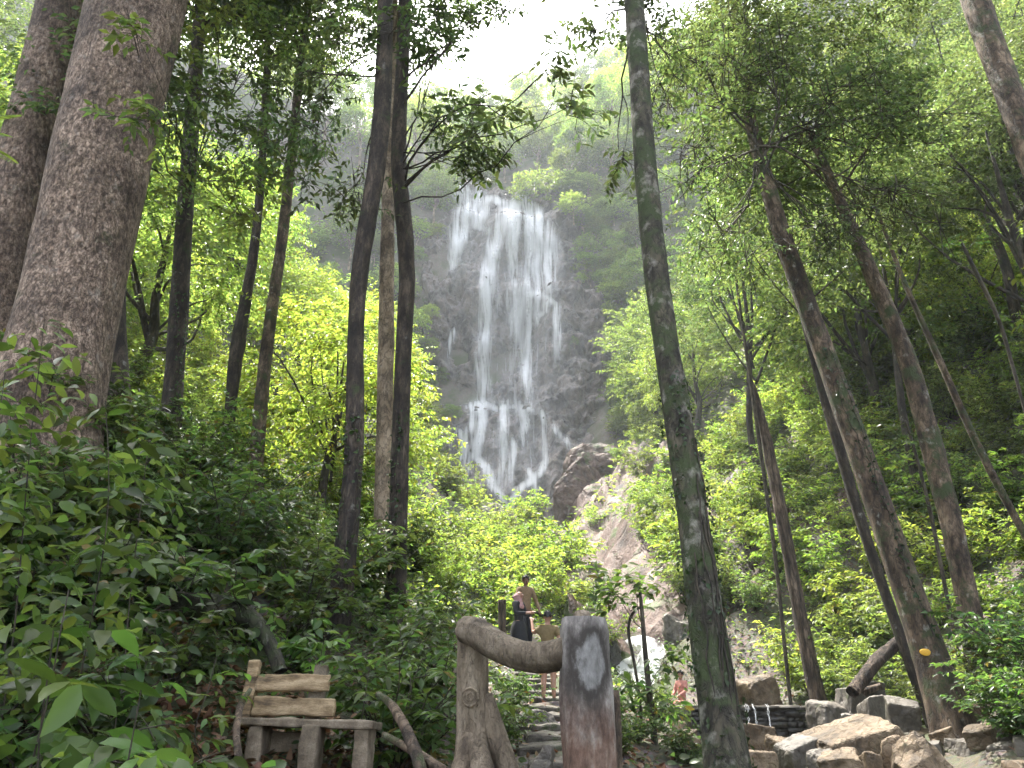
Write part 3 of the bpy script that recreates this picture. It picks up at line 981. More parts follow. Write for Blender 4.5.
def tubes(paths, radii, n=5, cap=False):
    """many tapered tubes in one body"""
    Vs, Fs = [], []
    base = 0
    for P, r in zip(paths, radii):
        P = np.asarray(P, float)
        r = np.asarray(r, float)
        T = norm(np.gradient(P, axis=0))
        ref = np.where(np.abs(T[:, 2:3]) > 0.9, np.array([[1.0, 0, 0]]), np.array([[0, 0, 1.0]]))
        A = norm(np.cross(T, ref))
        B = np.cross(T, A)
        an = np.arange(n) / n * 2 * math.pi
        ring = P[:, None] + r[:, None, None] * (np.cos(an)[None, :, None] * A[:, None] + np.sin(an)[None, :, None] * B[:, None])
        m = len(P)
        Vs.append(ring.reshape(-1, 3))
        i = np.arange(m * n).reshape(m, n) + base
        j = np.roll(i, -1, 1)
        Fs.append(np.stack([i[:-1], j[:-1], j[1:], i[1:]], -1).reshape(-1, 4))
        base += m * n
    return np.concatenate(Vs), np.concatenate(Fs)


def trunk_mesh(P, r, n=18, flare=0.5, bark=0.06, seed=0, buttress=0, mat=None, name="trunk", extra=None, lump=0.0):
    """trunk along world points P with radii r, bark relief and root flare; extra = (paths, radii) of limbs in the same body"""
    P = np.asarray(P, float)
    r = np.asarray(r, float)
    seg = np.concatenate([[0], np.cumsum(np.linalg.norm(np.diff(P, axis=0), axis=1))])
    m = int(max(14, min(160, seg[-1] / max(0.06, r.mean() * 0.45))))
    s = np.linspace(0, seg[-1], m)
    # smooth interpolation
    Q = np.stack([np.interp(s, seg, P[:, k]) for k in range(3)], -1)
    rr = np.interp(s, seg, r)
    k = max(1, m // 14)
    ker = np.ones(2 * k + 1) / (2 * k + 1)
    for c in range(3):
        pad = np.concatenate([2 * Q[0, c] - Q[k:0:-1, c], Q[:, c], 2 * Q[-1, c] - Q[-2:-k - 2:-1, c]])
        Q[:, c] = np.convolve(pad, ker, 'valid')
    T = norm(np.gradient(Q, axis=0))
    A = norm(np.cross(T, np.array([[0, 1.0, 0]])))
    B = np.cross(T, A)
    an = np.arange(n) / n * 2 * math.pi
    ca, sa = np.cos(an)[None], np.sin(an)[None]
    S = s[:, None]
    sc = 1.0 / max(0.1, rr.mean())
    rel = 1 + bark * fbm(ca * 3.0, sa * 3.0, S * sc * 0.35, seed, 4) + lump * fbm(ca * 0.8, sa * 0.8, S * sc * 0.22, seed + 7, 2)
    fl = np.exp(-S / (rr[0] * 2.6))
    lob = 0.55 + 0.45 * np.cos(an * (buttress or 5) + seed)[None]
    rel = rel + flare * fl * lob
    rad = rr[:, None] * rel
    V = Q[:, None] + rad[..., None] * (ca[..., None] * A[:, None] + sa[..., None] * B[:, None])
    V = V.reshape(-1, 3)
    i = np.arange(m * n).reshape(m, n)
    j = np.roll(i, -1, 1)
    F = np.stack([i[:-1], j[:-1], j[1:], i[1:]], -1).reshape(-1, 4)
    if extra and extra[0]:
        V2, F2 = tubes(extra[0], extra[1], 7)
        F = np.concatenate([F, F2 + len(V)])
        V = np.concatenate([V, V2])
    cap = [np.array([list(range((m - 1) * n, m * n))])]
    return new_mesh(name, V, [F] + cap, mat, True), Q, rr


def rand_dirs(rng, n, zmin=-1.0):
    z = rng.uniform(zmin, 1, n)
    a = rng.uniform(0, 2 * math.pi, n)
    q = np.sqrt(1 - z * z)
    return np.stack([q * np.cos(a), q * np.sin(a), z], -1)


def spray_leaves(rng, origins, dirs, tl, k, L, spread=0.9, flat=0.5, droop=0.25, full=False, wr=0.45, lvar=0.3):
    """k leaves along each twig"""
    n = len(origins)
    t = (np.arange(k)[None] + rng.uniform(0, 1, (n, k))) / k
    t = 0.12 + 0.88 * t
    side = np.where(np.arange(k)[None] % 2 == 0, 1.0, -1.0) * np.ones((n, 1))
    d = norm(dirs)
    up = np.array([0, 0, 1.0])
    S = norm(np.cross(d, up + rng.normal(0, 0.15, (n, 3))))
    tl = np.broadcast_to(np.asarray(tl), (n,))
    P = origins[:, None] + d[:, None] * (t * tl[:, None])[..., None]
    P[..., 2] -= (t ** 2 * tl[:, None]) * droop * 0.6
    D = d[:, None] * 0.55 + S[:, None] * (side * spread)[..., None] + rng.normal(0, 0.3, (n, k, 3))
    D[..., 2] -= droop
    Nn = up[None, None] + rng.normal(0, flat, (n, k, 3))
    LL = L * rng.uniform(1 - lvar, 1 + lvar, (n, k))
    P, D, Nn, LL = P.reshape(-1, 3), D.reshape(-1, 3), Nn.reshape(-1, 3), LL.ravel()
    if full:
        return leaves_full(P, D, Nn, LL, LL * wr, 0.10, rng.uniform(0.05, 0.4, len(P)))
    return leaves_simple(P, D, Nn, LL, LL * wr)


def crown_points(rng, R, n_clump, hollow=0.45, zmin=-0.6):
    d = rand_dirs(rng, n_clump, zmin)
    rad = rng.uniform(hollow, 1.0, n_clump) ** 0.7
    C = d * rad[:, None] * np.array(R)
    return C


def gen_crown(rng, R, n_clump=40, clump_r=0.6, twigs=10, tl=0.6, k=9, L=0.12, droop=0.3, full=False, wr=0.45, hollow=0.4, zmin=-0.6):
    C = crown_points(rng, R, n_clump, hollow, zmin)
    cr = clump_r * rng.uniform(0.6, 1.3, n_clump)
    dd = rand_dirs(rng, n_clump * twigs, -0.5)
    O = np.repeat(C, twigs, 0) + dd * np.repeat(cr, twigs)[:, None] * np.array([1, 1, 0.55]) * rng.uniform(0.15, 1, (n_clump * twigs, 1))
    out = norm(np.repeat(C, twigs, 0) / np.array(R)) * 0.6 + dd * 0.8
    out[:, 2] *= 0.6
    res = spray_leaves(rng, O, out, tl * rng.uniform(0.6, 1.3, len(O)), k, L, droop=droop, full=full, wr=wr)
    return res, C


def limbs_to(rng, start, C, r0, per=None, bend=0.6, drop=None, axis=None):
    """branches from a trunk top to the clumps"""
    paths, rads = [], []
    start0 = np.asarray(start, float)
    for c in C:
        c = np.asarray(c)
        back = rng.uniform(0, 1.0) * (drop if drop is not None else 0.3)
        start = start0 * 1.0
        start = start0 - (axis if axis is not None else np.array([0, 0, 1.0])) * back
        ln = np.linalg.norm(c - start)
        t = np.linspace(0, 1, 7)[:, None]
        mid = rng.normal(0, bend * ln * 0.25, 3)
        p = start + (c - start) * t + mid * np.sin(t * math.pi) + np.array([0, 0, 1]) * (np.sin(t * math.pi) * 0.12 * ln)
        paths.append(p)
        rads.append(r0 * (1 - 0.85 * t[:, 0]) * rng.uniform(0.6, 1.0))
    return paths, rads


def leaf_mesh(name, res, mat):
    if len(res) == 2:
        return new_mesh(name, res[0], res[1], mat)
    return new_mesh(name, res[0], [res[1], res[2]], mat, True)


# ---- prototype hill trees: trunk + crown, base at the origin
def proto_tree(seed, h, R, leaf, bark, n_clump, twigs, k, L, tl, clump_r, trunk_r, full_h=0.62, droop=0.3, zmin=-0.7, wr=0.5):
    rng = np.random.default_rng(seed)
    res, C = gen_crown(rng, R, n_clump, clump_r, twigs, tl, k, L, droop, wr=wr, zmin=zmin)
    top = np.array([rng.normal(0, 0.03) * h, rng.normal(0, 0.03) * h, h * full_h])
    off = top + np.array([0, 0, R[2] * 0.25])
    V = res[0] + off
    cm = new_mesh("crown", V, res[1], M[leaf])
    start = top * 0.82
    sel = rng.choice(n_clump, min(n_clump, 10), replace=False)
    lp, lr = limbs_to(rng, start, C[sel] + off, trunk_r * 0.4, drop=h * 0.2)
    P = [(0, 0, -0.8), (rng.normal(0, .03) * h, rng.normal(0, .03) * h, h * .25), tuple(top * 0.8), tuple(top + np.array([0, 0, R[2] * .6]))]
    tm, _, _ = trunk_mesh(P, [trunk_r, trunk_r * .8, trunk_r * .6, trunk_r * .15], 9, 0.4, 0.08, seed, mat=M[bark], extra=(lp, lr))
    return tm, cm


PROTO = {}


def protos(kind, n, **kw):
    PROTO[kind] = [proto_tree(1000 + i * 13 + len(kind) * 71, **{a: (b if a != 'R' else (b[0] * (0.85 + 0.12 * i), b[1] * (1.1 - .08 * i), b[2] * (0.9 + .1 * i))) for a, b in kw.items()}) for i in range(n)]


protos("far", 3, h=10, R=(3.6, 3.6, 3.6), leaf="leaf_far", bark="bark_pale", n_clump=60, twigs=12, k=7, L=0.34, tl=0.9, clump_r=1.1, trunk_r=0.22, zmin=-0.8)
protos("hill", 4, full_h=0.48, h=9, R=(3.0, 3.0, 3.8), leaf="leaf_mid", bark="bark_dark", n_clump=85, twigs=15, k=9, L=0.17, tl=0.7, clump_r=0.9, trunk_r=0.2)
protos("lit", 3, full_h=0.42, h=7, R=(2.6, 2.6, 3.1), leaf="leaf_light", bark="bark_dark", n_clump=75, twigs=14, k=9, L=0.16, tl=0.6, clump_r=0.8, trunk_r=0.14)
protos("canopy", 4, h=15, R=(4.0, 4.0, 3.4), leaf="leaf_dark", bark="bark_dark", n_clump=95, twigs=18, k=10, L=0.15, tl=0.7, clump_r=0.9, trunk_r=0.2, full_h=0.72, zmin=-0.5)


def plant_tree(kind, i, x, y, s, rz, label, group=None, cat="tree", name=None, sink=0.0, sz=1.0):
    tm, cm = PROTO[kind][i % len(PROTO[kind])]
    t = thing(name or "tree", label, cat, (x, y, Hs(x, y) - sink), rz, group)
    t.scale = (s, s, s * sz)
    put("trunk", tm, t)
    put("crown", cm, t)
    return t


# ---- prototype shrubs
def proto_shrub(seed, h, spread, stems, twigs, k, L, tl, leaf, full=False, wr=0.42, droop=0.3, stem_r=0.012):
    rng = np.random.default_rng(seed)
    paths, rads, O, D = [], [], [], []
    for s in range(stems):
        a = rng.uniform(0, 2 * math.pi)
        lean = rng.uniform(0.15, 1.0) * spread
        hh = h * rng.uniform(0.55, 1.05)
        t = np.linspace(0, 1, 8)
        p = np.stack([np.cos(a) * lean * t ** 1.4, np.sin(a) * lean * t ** 1.4, hh * (t - 0.12 * t * t) - 0.12], -1)
        p += rng.normal(0, 0.02 * h, p.shape) * t[:, None]
        paths.append(p)
        rads.append(stem_r * (1 - 0.7 * t) * rng.uniform(0.7, 1.3))
        for w in range(twigs):
            tt = rng.uniform(0.2, 1.0)
            j = tt * 7
            q = p[int(min(6, j))] + (p[min(7, int(j) + 1)] - p[int(min(6, j))]) * (j - int(j))
            d = rng.normal(0, 1, 3)
            d[2] = abs(d[2]) * 0.5 + 0.1
            d += np.array([math.cos(a), math.sin(a), 0]) * 0.5
            O.append(q)
            D.append(d)
    O, D = np.array(O), norm(np.array(D))
    res = spray_leaves(rng, O, D, tl * rng.uniform(0.5, 1.3, len(O)), k, L, droop=droop, full=full, wr=wr)
    for o, d in zip(O, D):
        paths.append(np.stack([o, o + d * tl * .5, o + d * tl * .95 - np.array([0, 0, tl * .1])]))
        rads.append([stem_r * .4, stem_r * .3, stem_r * .12])
    V, F = tubes(paths, rads, 4)
    return new_mesh("stem", V, F, M["twig"], True), leaf_mesh("foliage", res, M[leaf])


SHRUB = {
    "bank": [proto_shrub(31 + i, 1.0, 0.75, 9, 6, 7, 0.15, 0.36, "leaf_bank", True) for i in range(4)],
    "big": [proto_shrub(51 + i, 0.9, 0.6, 8, 5, 6, 0.18, 0.32, "leaf_big", True, 0.40, 0.35) for i in range(4)],
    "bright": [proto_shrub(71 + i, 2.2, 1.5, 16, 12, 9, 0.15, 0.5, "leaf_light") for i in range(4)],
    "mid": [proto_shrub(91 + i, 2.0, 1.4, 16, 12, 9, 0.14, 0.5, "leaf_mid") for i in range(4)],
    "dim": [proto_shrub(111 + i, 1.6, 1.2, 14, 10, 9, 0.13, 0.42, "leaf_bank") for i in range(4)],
}


def plant_shrub(kind, i, x, y, s, rz, label, group=None, name="shrub", z=None, cat="shrub"):
    sm, lm = SHRUB[kind][i % len(SHRUB[kind])]
    t = thing(name, label, cat, (x, y, (Hs(x, y) if z is None else z)), rz, group)
    t.scale = (s, s, s)
    put("stem", sm, t)
    put("foliage", lm, t)
    return t


# ------------------------------------------------------------------ the tall trunks of the picture
def px_path(pts, Y0, Y1=None):
    """(px, py, width_px) listed from the bottom up -> points and radii; the depth runs from Y0 to Y1"""
    Y1 = Y0 if Y1 is None else Y1
    P, r = [], []
    n = len(pts)
    for k, (x, y, w) in enumerate(pts):
        Y = Y0 + (Y1 - Y0) * k / max(1, n - 1)
        p = at(x, y, Y)
        d = (p.y * CP + (p.z - CAMZ) * SP)
        P.append(np.array(p))
        r.append(w * 0.5 * d / FPX)
    return P, r


def big_tree(name, label, pts, Y0, Y1=None, bark="bark_dark", up=6.0, crown=None, flare=0.4, n=18, limbs=(), seed=0, lump=0.05, barkrel=0.07, buttress=5, leaf="leaf_dark", drop=True, topdir=None):
    P, r = px_path(pts, Y0, Y1)
    r = [q * .9 for q in r]
    base = P[0].copy()
    if drop:
        d = norm(P[0] - P[1])
        g = Hs(base[0], base[1])
        dz = max(0.0, base[2] - g) + 0.3
        b = base + d * dz / max(0.3, -d[2])
        b[2] = Hs(b[0], b[1]) - 0.25
        P = [b] + P
        r = [r[0] * 1.12] + r
    base = P[0].copy()
    if up > 0:
        d = norm(P[-1] - P[-2])
        if topdir is not None:
            d = norm(d + np.array(topdir))
        for q in (0.5, 1.0):
            P.append(P[-1] + d * up * 0.5)
            r.append(r[-1] * (0.8 if q < 1 else 0.6))
    P = [p - base for p in P]
    t = thing(name, label, "tree", tuple(base))
    rng = np.random.default_rng(seed + 5)
    ex_p, ex_r = [], []
    for lp, lr in limbs:
        ex_p.append(np.array([np.array(q) - base for q in lp]))
        ex_r.append(lr)
    cm = None
    if crown:
        Rr, nc, L = crown["R"], crown.get("n", 60), crown.get("L", 0.14)
        res, C = gen_crown(rng, Rr, nc, crown.get("cr", 0.8), crown.get("tw", 14), crown.get("tl", 0.65), crown.get("k", 9), L, crown.get("droop", 0.3), zmin=crown.get("zmin", -0.7))
        off = P[-1] + np.array(crown.get("off", (0, 0, 0)))
        cm = new_mesh("crown", res[0] + off, res[1], M[leaf])
        sel = rng.choice(nc, min(nc, 11), replace=False)
        a, b = limbs_to(rng, P[-1], C[sel] + off, r[-1] * 0.6, drop=up * 0.8, axis=norm(P[-1] - P[-2]))
        ex_p += a
        ex_r += b
    me, Q, rr = trunk_mesh(P, r, n, flare, barkrel, seed, buttress, M[bark], extra=(ex_p, ex_r), lump=lump)
    put("trunk", me, t)
    if cm:
        put("crown", cm, t)
    return t, P, r, base


def spray_part(parent, base, boxes, *a_, **k_):
    for q_, b_ in enumerate(boxes):
        kk_ = dict(k_)
        kk_["seed"] = kk_.get("seed", 0) * 31 + q_
        spray_one(parent, base, [b_], *a_, **kk_)


def spray_one(parent, base, boxes, leaf="leaf_dark", L=0.13, tl=0.5, k=8, seed=0, full=False, branch_from=None, name="foliage", wr=0.45, bark="twig", r0=0.02, droop=0.3, tdir=None, tspan=0.45):
    """leafy boughs of a tree: each box = (px, py, Y, half width m, half height m, number of twigs); boughs run from branch_from"""
    rng = np.random.default_rng(seed)
    O, D, E, paths, rads = [], [], [], [], []
    for b in boxes:
        px, py, Y, hw, hh, nt = b
        c = np.array(at(px, py, Y))
        src = np.array(branch_from) if branch_from is not None else c + np.array([0, 0, -hh])
        if len(b) == 6:
            pass
        d0 = norm(c - src)
        nb = max(1, nt // 8)
        td = np.array(tdir if tdir is not None else (0, 0, 1.0))
        s0 = src + td * rng.uniform(-1, 1) * tspan
        t = np.linspace(0, 1, 9)[:, None]
        ln = np.linalg.norm(c - s0)
        bough = s0 + (c - s0) * t + np.sin(t * math.pi) * (rng.normal(0, 0.07, 3) + np.array([0, 0, .06])) * ln + rng.normal(0, .012 * ln, (9, 3)) * (t > .05)
        paths.append(bough)
        rads.append(r0 * (1 - 0.7 * t[:, 0]))
        for q in range(nb):
            e = c + rng.normal(0, 0.5, 3) * np.array([hw, hw * 0.8, hh])
            f0 = bough[int(rng.integers(3, 9))]
            t = np.linspace(0, 1, 6)[:, None]
            p = f0 + (e - f0) * t + np.sin(t * math.pi) * rng.normal(0, 0.09, 3) * np.linalg.norm(e - f0)
            paths.append(p)
            rads.append(r0 * .5 * (1 - 0.75 * t[:, 0]))
            for _ in range(nt // nb):
                E.append(e)
                O.append(e + rng.normal(0, 0.42, 3) * np.array([hw, hw * 0.8, hh]))
                D.append(d0 * 0.7 + rng.normal(0, 0.7, 3) * np.array([1, 1, 0.45]))
    O, D = np.array(O), norm(np.array(D))
    for o, d, e in zip(O, D, E):
        paths.append(np.stack([e, o, o + d * tl * .5, o + d * tl]))
        rads.append([r0 * .3, r0 * .25, r0 * .18, r0 * .1])
    res = spray_leaves(rng, O, D, tl, k, L, droop=droop, full=full, wr=wr)
    b = np.array(base)
    res = (res[0] - b,) + tuple(res[1:])
    put(name, leaf_mesh(name, res, M[leaf]), parent)
    V, F = tubes([p - b for p in paths], rads, 4)
    put("branch", new_mesh("branch", V, F, M[bark], True), parent)

# ---- giant pair at the left edge
big_tree("tree", "massive grey brown tree trunk with flaking bark, widest trunk in the picture", [(38, 440, 112), (50, 380, 104), (70, 300, 100), (87, 230, 99), (108, 130, 98), (137, 0, 95)], 9.0, 9.6, "bark_giant", 9.0,
         dict(R=(5.5, 5.5, 3.5), n=170, tw=16, L=0.2, tl=0.8, cr=1.1, off=(0, 0, 2.0)), flare=0.3, n=40, seed=3, lump=0.12, barkrel=0.10, buttress=3)
big_tree("tree", "smooth pinkish grey leaning trunk standing close behind the massive one", [(-40, 400, 84), (-10, 290, 64), (14, 200, 58), (40, 100, 51), (61, 0, 46)], 10.6, 11.2, "bark_giant", 8.0,
         dict(R=(4.5, 4.5, 3), n=120, tw=16, L=0.2, tl=0.8, cr=1.0, off=(0, 0, 1.5)), flare=0.5, n=28, seed=4, lump=0.06, barkrel=0.04)
big_tree("tree", "short dark buttressed trunk half hidden beside the foot of the massive trunk", [(122, 490, 34), (118, 400, 26), (116, 330, 20), (118, 250, 16)], 11.5, 11.8, "bark_dark", 3.0,
         dict(R=(1.8, 1.8, 2.0), n=36, tw=12, L=0.15), flare=0.6, seed=5)
# ---- slim dark trunks of the left bank
tC = big_tree("tree", "straight dark trunk first to the right of the massive trunk", [(169, 450, 23), (174, 380, 21), (180, 300, 20), (184, 220, 18), (190, 150, 17), (197, 50, 14)], 14.0, 14.6, "bark_dark", 4.0,
              dict(R=(2.6, 2.6, 2.6), n=85, tw=15, L=0.16, off=(0, 0, 0.0), cr=0.8), seed=6)
big_tree("tree", "slender grey trunk with a dark fork knot halfway up", [(226, 462, 12), (231, 400, 13), (237, 345, 16), (246, 300, 12), (256, 240, 10), (262, 165, 9), (266, 90, 8)], 16.5, 17, "bark_dark", 3.0,
         dict(R=(2.0, 2.0, 2.2), n=55, tw=14, L=0.15), seed=7, lump=0.15)
big_tree("tree", "slim straight grey trunk rising from the sunlit bushes of the left bank", [(256, 465, 16), (261, 400, 15), (270, 320, 13), (281, 250, 12), (291, 160, 11), (298, 90, 9)], 16.5, 17, "bark_brown", 3.5,
         dict(R=(2.4, 2.4, 2.2), n=65, tw=14, L=0.15), seed=8)
tF = big_tree("tree", "sinuous dark trunk rooted just behind the wooden bench", [(336, 642, 27), (345, 560, 24), (353, 480, 22), (357, 400, 20), (354, 330, 18), (358, 270, 19), (366, 230, 20), (375, 185, 20), (382, 120, 19), (385, 50, 18), (385, 0, 17)], 10.0, 10.8, "bark_dark", 4.0,
              dict(R=(3.2, 3.2, 2.4), n=90, tw=14, L=0.15, off=(-0.8, 0, 1.2), cr=0.8), seed=9, lump=0.12)
tG = big_tree("tree", "nearly black kinked trunk beside the pale one", [(397, 552, 21), (400, 470, 20), (403, 350, 18), (408, 280, 18), (409, 238, 19), (399, 200, 18), (397, 160, 17), (402, 80, 15), (405, 0, 14)], 12.0, 12.6, "bark_dark", 4.0,
              dict(R=(2.8, 2.8, 2.2), n=75, tw=14, L=0.16, off=(0.0, 0, 1.4), cr=0.8), seed=10, lump=0.1)
big_tree("tree", "pale tan smooth trunk between two dark trunks near the waterfall", [(381, 535, 17), (384, 450, 18), (386, 350, 18), (387, 256, 16), (389, 170, 14), (392, 80, 12)], 15.5, 16, "bark_pale", 4.0,
         dict(R=(2.6, 2.6, 2.4), n=65, tw=14, L=0.15), seed=11)
# ---- the mossy trunk in front of the creek
tI = big_tree("tree", "tall mossy trunk with pale lichen patches and ivy, in front of the dam", [(732, 800, 50), (724, 745, 48), (711, 650, 42), (698, 560, 36), (687, 470, 32), (668, 360, 28), (655, 270, 27), (647, 190, 25), (640, 90, 23), (634, 0, 21)], 7.0, 8.2, "bark_moss", 5.0,
              dict(R=(3.4, 3.4, 2.6), n=95, tw=14, L=0.14, off=(0.6, 0.5, 1.6), cr=0.8), flare=0.35, n=24, seed=12, lump=0.05)
big_tree("tree", "dead broken trunk of reddish split wood with a jagged top behind the dam", [(820, 706, 18), (801, 622, 16), (784, 530, 14), (769, 450, 12), (753, 386, 7), (750, 378, 3)], 18.6, 19.2, "bark_dead", 0.0, None, flare=0.2, n=14, seed=13, barkrel=0.25)
tK = big_tree("tree", "thick leaning brown trunk marked with a yellow oval, rooted on boulders", [(957, 738, 40), (934, 665, 35), (904, 580, 31), (870, 480, 27), (845, 410, 25), (820, 340, 23), (795, 275, 21), (771, 200, 18), (756, 145, 15), (744, 95, 11)], 12.0, 13.0, "bark_brown", 2.2,
              dict(R=(2.7, 2.4, 2.1), n=120, tw=16, L=0.11, tl=0.5, off=(0.7, 0.6, -0.6), cr=0.75), flare=0.55, n=26, seed=14, buttress=4, topdir=(0.3, 0, 0))
big_tree("tree", "leaning brown trunk with one bright cut edge, next to the trunk with the yellow oval", [(986, 702, 27), (966, 590, 24), (946, 500, 23), (930, 440, 22), (912, 370, 20), (890, 315, 18), (869, 268, 16), (846, 215, 12)], 13.0, 13.6, "bark_brown", 2.5,
         dict(R=(2.3, 2.3, 2.0), n=85, tw=15, L=0.12, tl=0.5), seed=15, barkrel=0.16)
big_tree("tree", "thin grey brown leaning trunk near the right edge", [(1032, 548, 8), (1000, 490, 8), (970, 430, 8), (935, 350, 7), (905, 285, 5), (888, 240, 4)], 17.0, 17.3, "bark_brown", 2.0,
         dict(R=(1.7, 1.7, 1.6), n=50, tw=13, L=0.13), seed=16, n=10)
big_tree("tree", "brown leaning trunk crossing the upper right corner", [(1100, 385, 30), (1075, 290, 29), (1045, 190, 28), (1022, 125, 27), (1004, 80, 27), (989, 40, 28), (973, -5, 28)], 9.0, 9.6, "bark_brown", 5.0,
         dict(R=(3.0, 3.0, 2.2), n=80, tw=13, L=0.14, off=(0.5, 0, 1.6)), seed=17, lump=0.1)
big_tree("tree", "dark thin trunk just behind the thick leaning brown trunk", [(884, 590, 11), (860, 520, 12), (840, 450, 12), (825, 400, 11), (812, 350, 9)], 16.0, 16.3, "bark_dark", 3.0,
         dict(R=(1.8, 1.8, 1.8), n=45, tw=13, L=0.14), seed=18, n=12)
big_tree("tree", "slender pale trunk with peeling reddish patches on the sunny right slope", [(812, 410, 7), (798, 360, 7), (784, 310, 6), (770, 260, 5), (757, 215, 4)], 34.0, 34.5, "bark_pale", 2.0,
         dict(R=(2.4, 2.4, 2.2), n=45, tw=12, L=0.2), seed=19, n=10, leaf="leaf_mid")

# yellow oval mark on the leaning trunk: a thin disc bent round the bark
tr, P, rr, base = tK
zt = at(924, 653, 12.1).z
Pz = np.array(P) + base
ax = np.array([np.interp(zt, Pz[:, 2], Pz[:, j]) for j in range(3)])
rad_ = float(np.interp(zt, Pz[:, 2], np.array(rr)))
tc_ = np.array((0, 0, CAMZ)) - ax
tc_[2] = 0
c = Vector(ax + norm(tc_) * rad_ * 1.0 + np.array((-.05, 0, 0)))
bm = bmesh.new()
bmesh.ops.create_uvsphere(bm, u_segments=20, v_segments=10, radius=1.0)
me = bpy.data.meshes.new("yellow_oval_mark")
bm.to_mesh(me)
bm.free()
me.materials.append(M["yellow_paint"])
put("yellow_oval_mark", me, tr, tuple(np.array(c) - base), (0, R(8), R(-24)), (0.09, 0.016, 0.05))

# ivy on the mossy trunk
tr, P, rr, base = tI
rng = np.random.default_rng(77)
Pn = np.array(P)
segl = np.concatenate([[0], np.cumsum(np.linalg.norm(np.diff(Pn, axis=0), axis=1))])
n = 1500
s = rng.uniform(0, 1, n) ** 1.6 * 4.6
a = rng.uniform(0, 2 * math.pi, n)
keep = fbm(np.cos(a) * 1.5, np.sin(a) * 1.5, s * 1.2, 5, 3) > -0.02
s, a = s[keep], a[keep]
O = np.stack([np.interp(s, segl, Pn[:, k]) for k in range(3)], -1)
rad = np.interp(s, segl, np.array(rr)) * 1.16
out = np.stack([np.cos(a), np.sin(a), np.zeros_like(a)], -1)
O = O + out * rad[:, None]
D = rng.normal(0, 0.6, (len(s), 3)) + np.array([0, 0, -0.7]) + out * 0.35
V, F = leaves_simple(O, D, out + rng.normal(0, 0.3, O.shape), rng.uniform(0.03, 0.075, len(s)), rng.uniform(0.025, 0.05, len(s)))
put("ivy", new_mesh("ivy", V, F, M["leaf_ivy"]), tr)
vp, vr = [], []
for k in range(5):
    ss = np.linspace(0, 2.2 + k * 0.4, 26)
    aa = 3.9 + k * 0.45 + np.cumsum(rng.normal(0, 0.09, 26))
    oo = np.stack([np.interp(ss, segl, Pn[:, j]) for j in range(3)], -1)
    oo += np.stack([np.cos(aa), np.sin(aa), 0 * aa], -1) * (np.interp(ss, segl, np.array(rr)) * 1.13)[:, None]
    vp.append(oo)
    vr.append(np.full(26, 0.008))
V, F = tubes(vp, vr, 6)
put("vine_stem", new_mesh("vine_stem", V, F, M["twig"], True), tr)



def climber(rec, seed, length, s0=0.0, nst=2, nl=160, mat="leaf_ivy"):
    tr, P, rr, base = rec
    rg = np.random.default_rng(seed)
    Pn = np.array(P)
    sl = np.concatenate([[0], np.cumsum(np.linalg.norm(np.diff(Pn, axis=0), axis=1))])
    vp, vr, O, D, Nn = [], [], [], [], []
    for k in range(nst):
        ss = np.linspace(s0, s0 + length * rg.uniform(.7, 1), 40)
        aa = rg.uniform(3.4, 5.8) + np.cumsum(rg.normal(0, .1, 40))
        o_ = np.stack([np.cos(aa), np.sin(aa), 0 * aa], -1)
        pp = np.stack([np.interp(ss, sl, Pn[:, j]) for j in range(3)], -1) + o_ * (np.interp(ss, sl, np.array(rr)) * 1.06)[:, None]
        vp.append(pp)
        vr.append(np.linspace(.011, .005, 40))
        pick = rg.integers(0, 40, nl // nst)
        O.append(pp[pick] + rg.normal(0, .02, (len(pick), 3)))
        Nn.append(o_[pick] + rg.normal(0, .4, (len(pick), 3)))
        D.append(rg.normal(0, .7, (len(pick), 3)) + np.array([0, 0, -.5]) + o_[pick] * .5)
    V, F = tubes(vp, vr, 5)
    put("vine_stem", new_mesh("vine_stem", V, F, M["twig"], True), tr)
    O, D, Nn = np.concatenate(O), np.concatenate(D), np.concatenate(Nn)
    V, F = leaves_simple(O, D, Nn, rg.uniform(.05, .1, len(O)), rg.uniform(.03, .06, len(O)))
    put("ivy", new_mesh("ivy", V, F, M[mat]), tr)


climber(tF, 3, 4.5)
climber(tK, 4, 5.0, 1.6)
climber(tC, 5, 4.0, 1.0)
climber(tG, 6, 3.5, .8)

# ---- boughs that show against the sky and between the trunks
tr, P, rr, base = tG
spray_part(tr, base, [(445, 25, 11.5, .55, .45, 40), (430, 120, 11.5, .55, .6, 46), (455, 160, 11, .5, .35, 34), (475, 150, 11, .4, .3, 22), (420, 60, 12, .5, .5, 30)], L=0.17, tl=0.38, k=6, seed=1, branch_from=at(404, 150, 12.2), full=True, wr=0.36)
spray_part(tr, base, [(560, 55, 9.8, .22, .22, 8), (545, 75, 9.8, .3, .25, 10), (520, 110, 9.6, .3, .2, 12), (555, 100, 9.6, .35, .2, 10), (575, 112, 9.5, .2, .2, 6), (490, 125, 10.3, .3, .22, 14), (468, 118, 10.8, .3, .25, 12)], L=0.19, tl=0.3, k=5, seed=2, branch_from=at(405, 185, 12.2), full=True, wr=0.32, r0=0.022)
spray_part(tr, base, [(505, 8, 10.5, .35, .12, 7), (480, 14, 11, .35, .15, 10)], L=0.12, tl=0.3, k=5, seed=3, branch_from=at(404, 95, 12.3), r0=0.03)
tr, P, rr, base = tF
spray_part(tr, base, [(335, 30, 10.5, .8, .6, 60), (320, 120, 11, .8, .7, 60), (350, 200, 11.5, .5, .6, 34), (300, 70, 11.5, .8, .7, 50), (410, 20, 10.5, .6, .4, 30)], L=0.14, tl=0.4, k=7, seed=4, branch_from=at(384, 60, 10.7), full=False)
tr, P, rr, base = tC
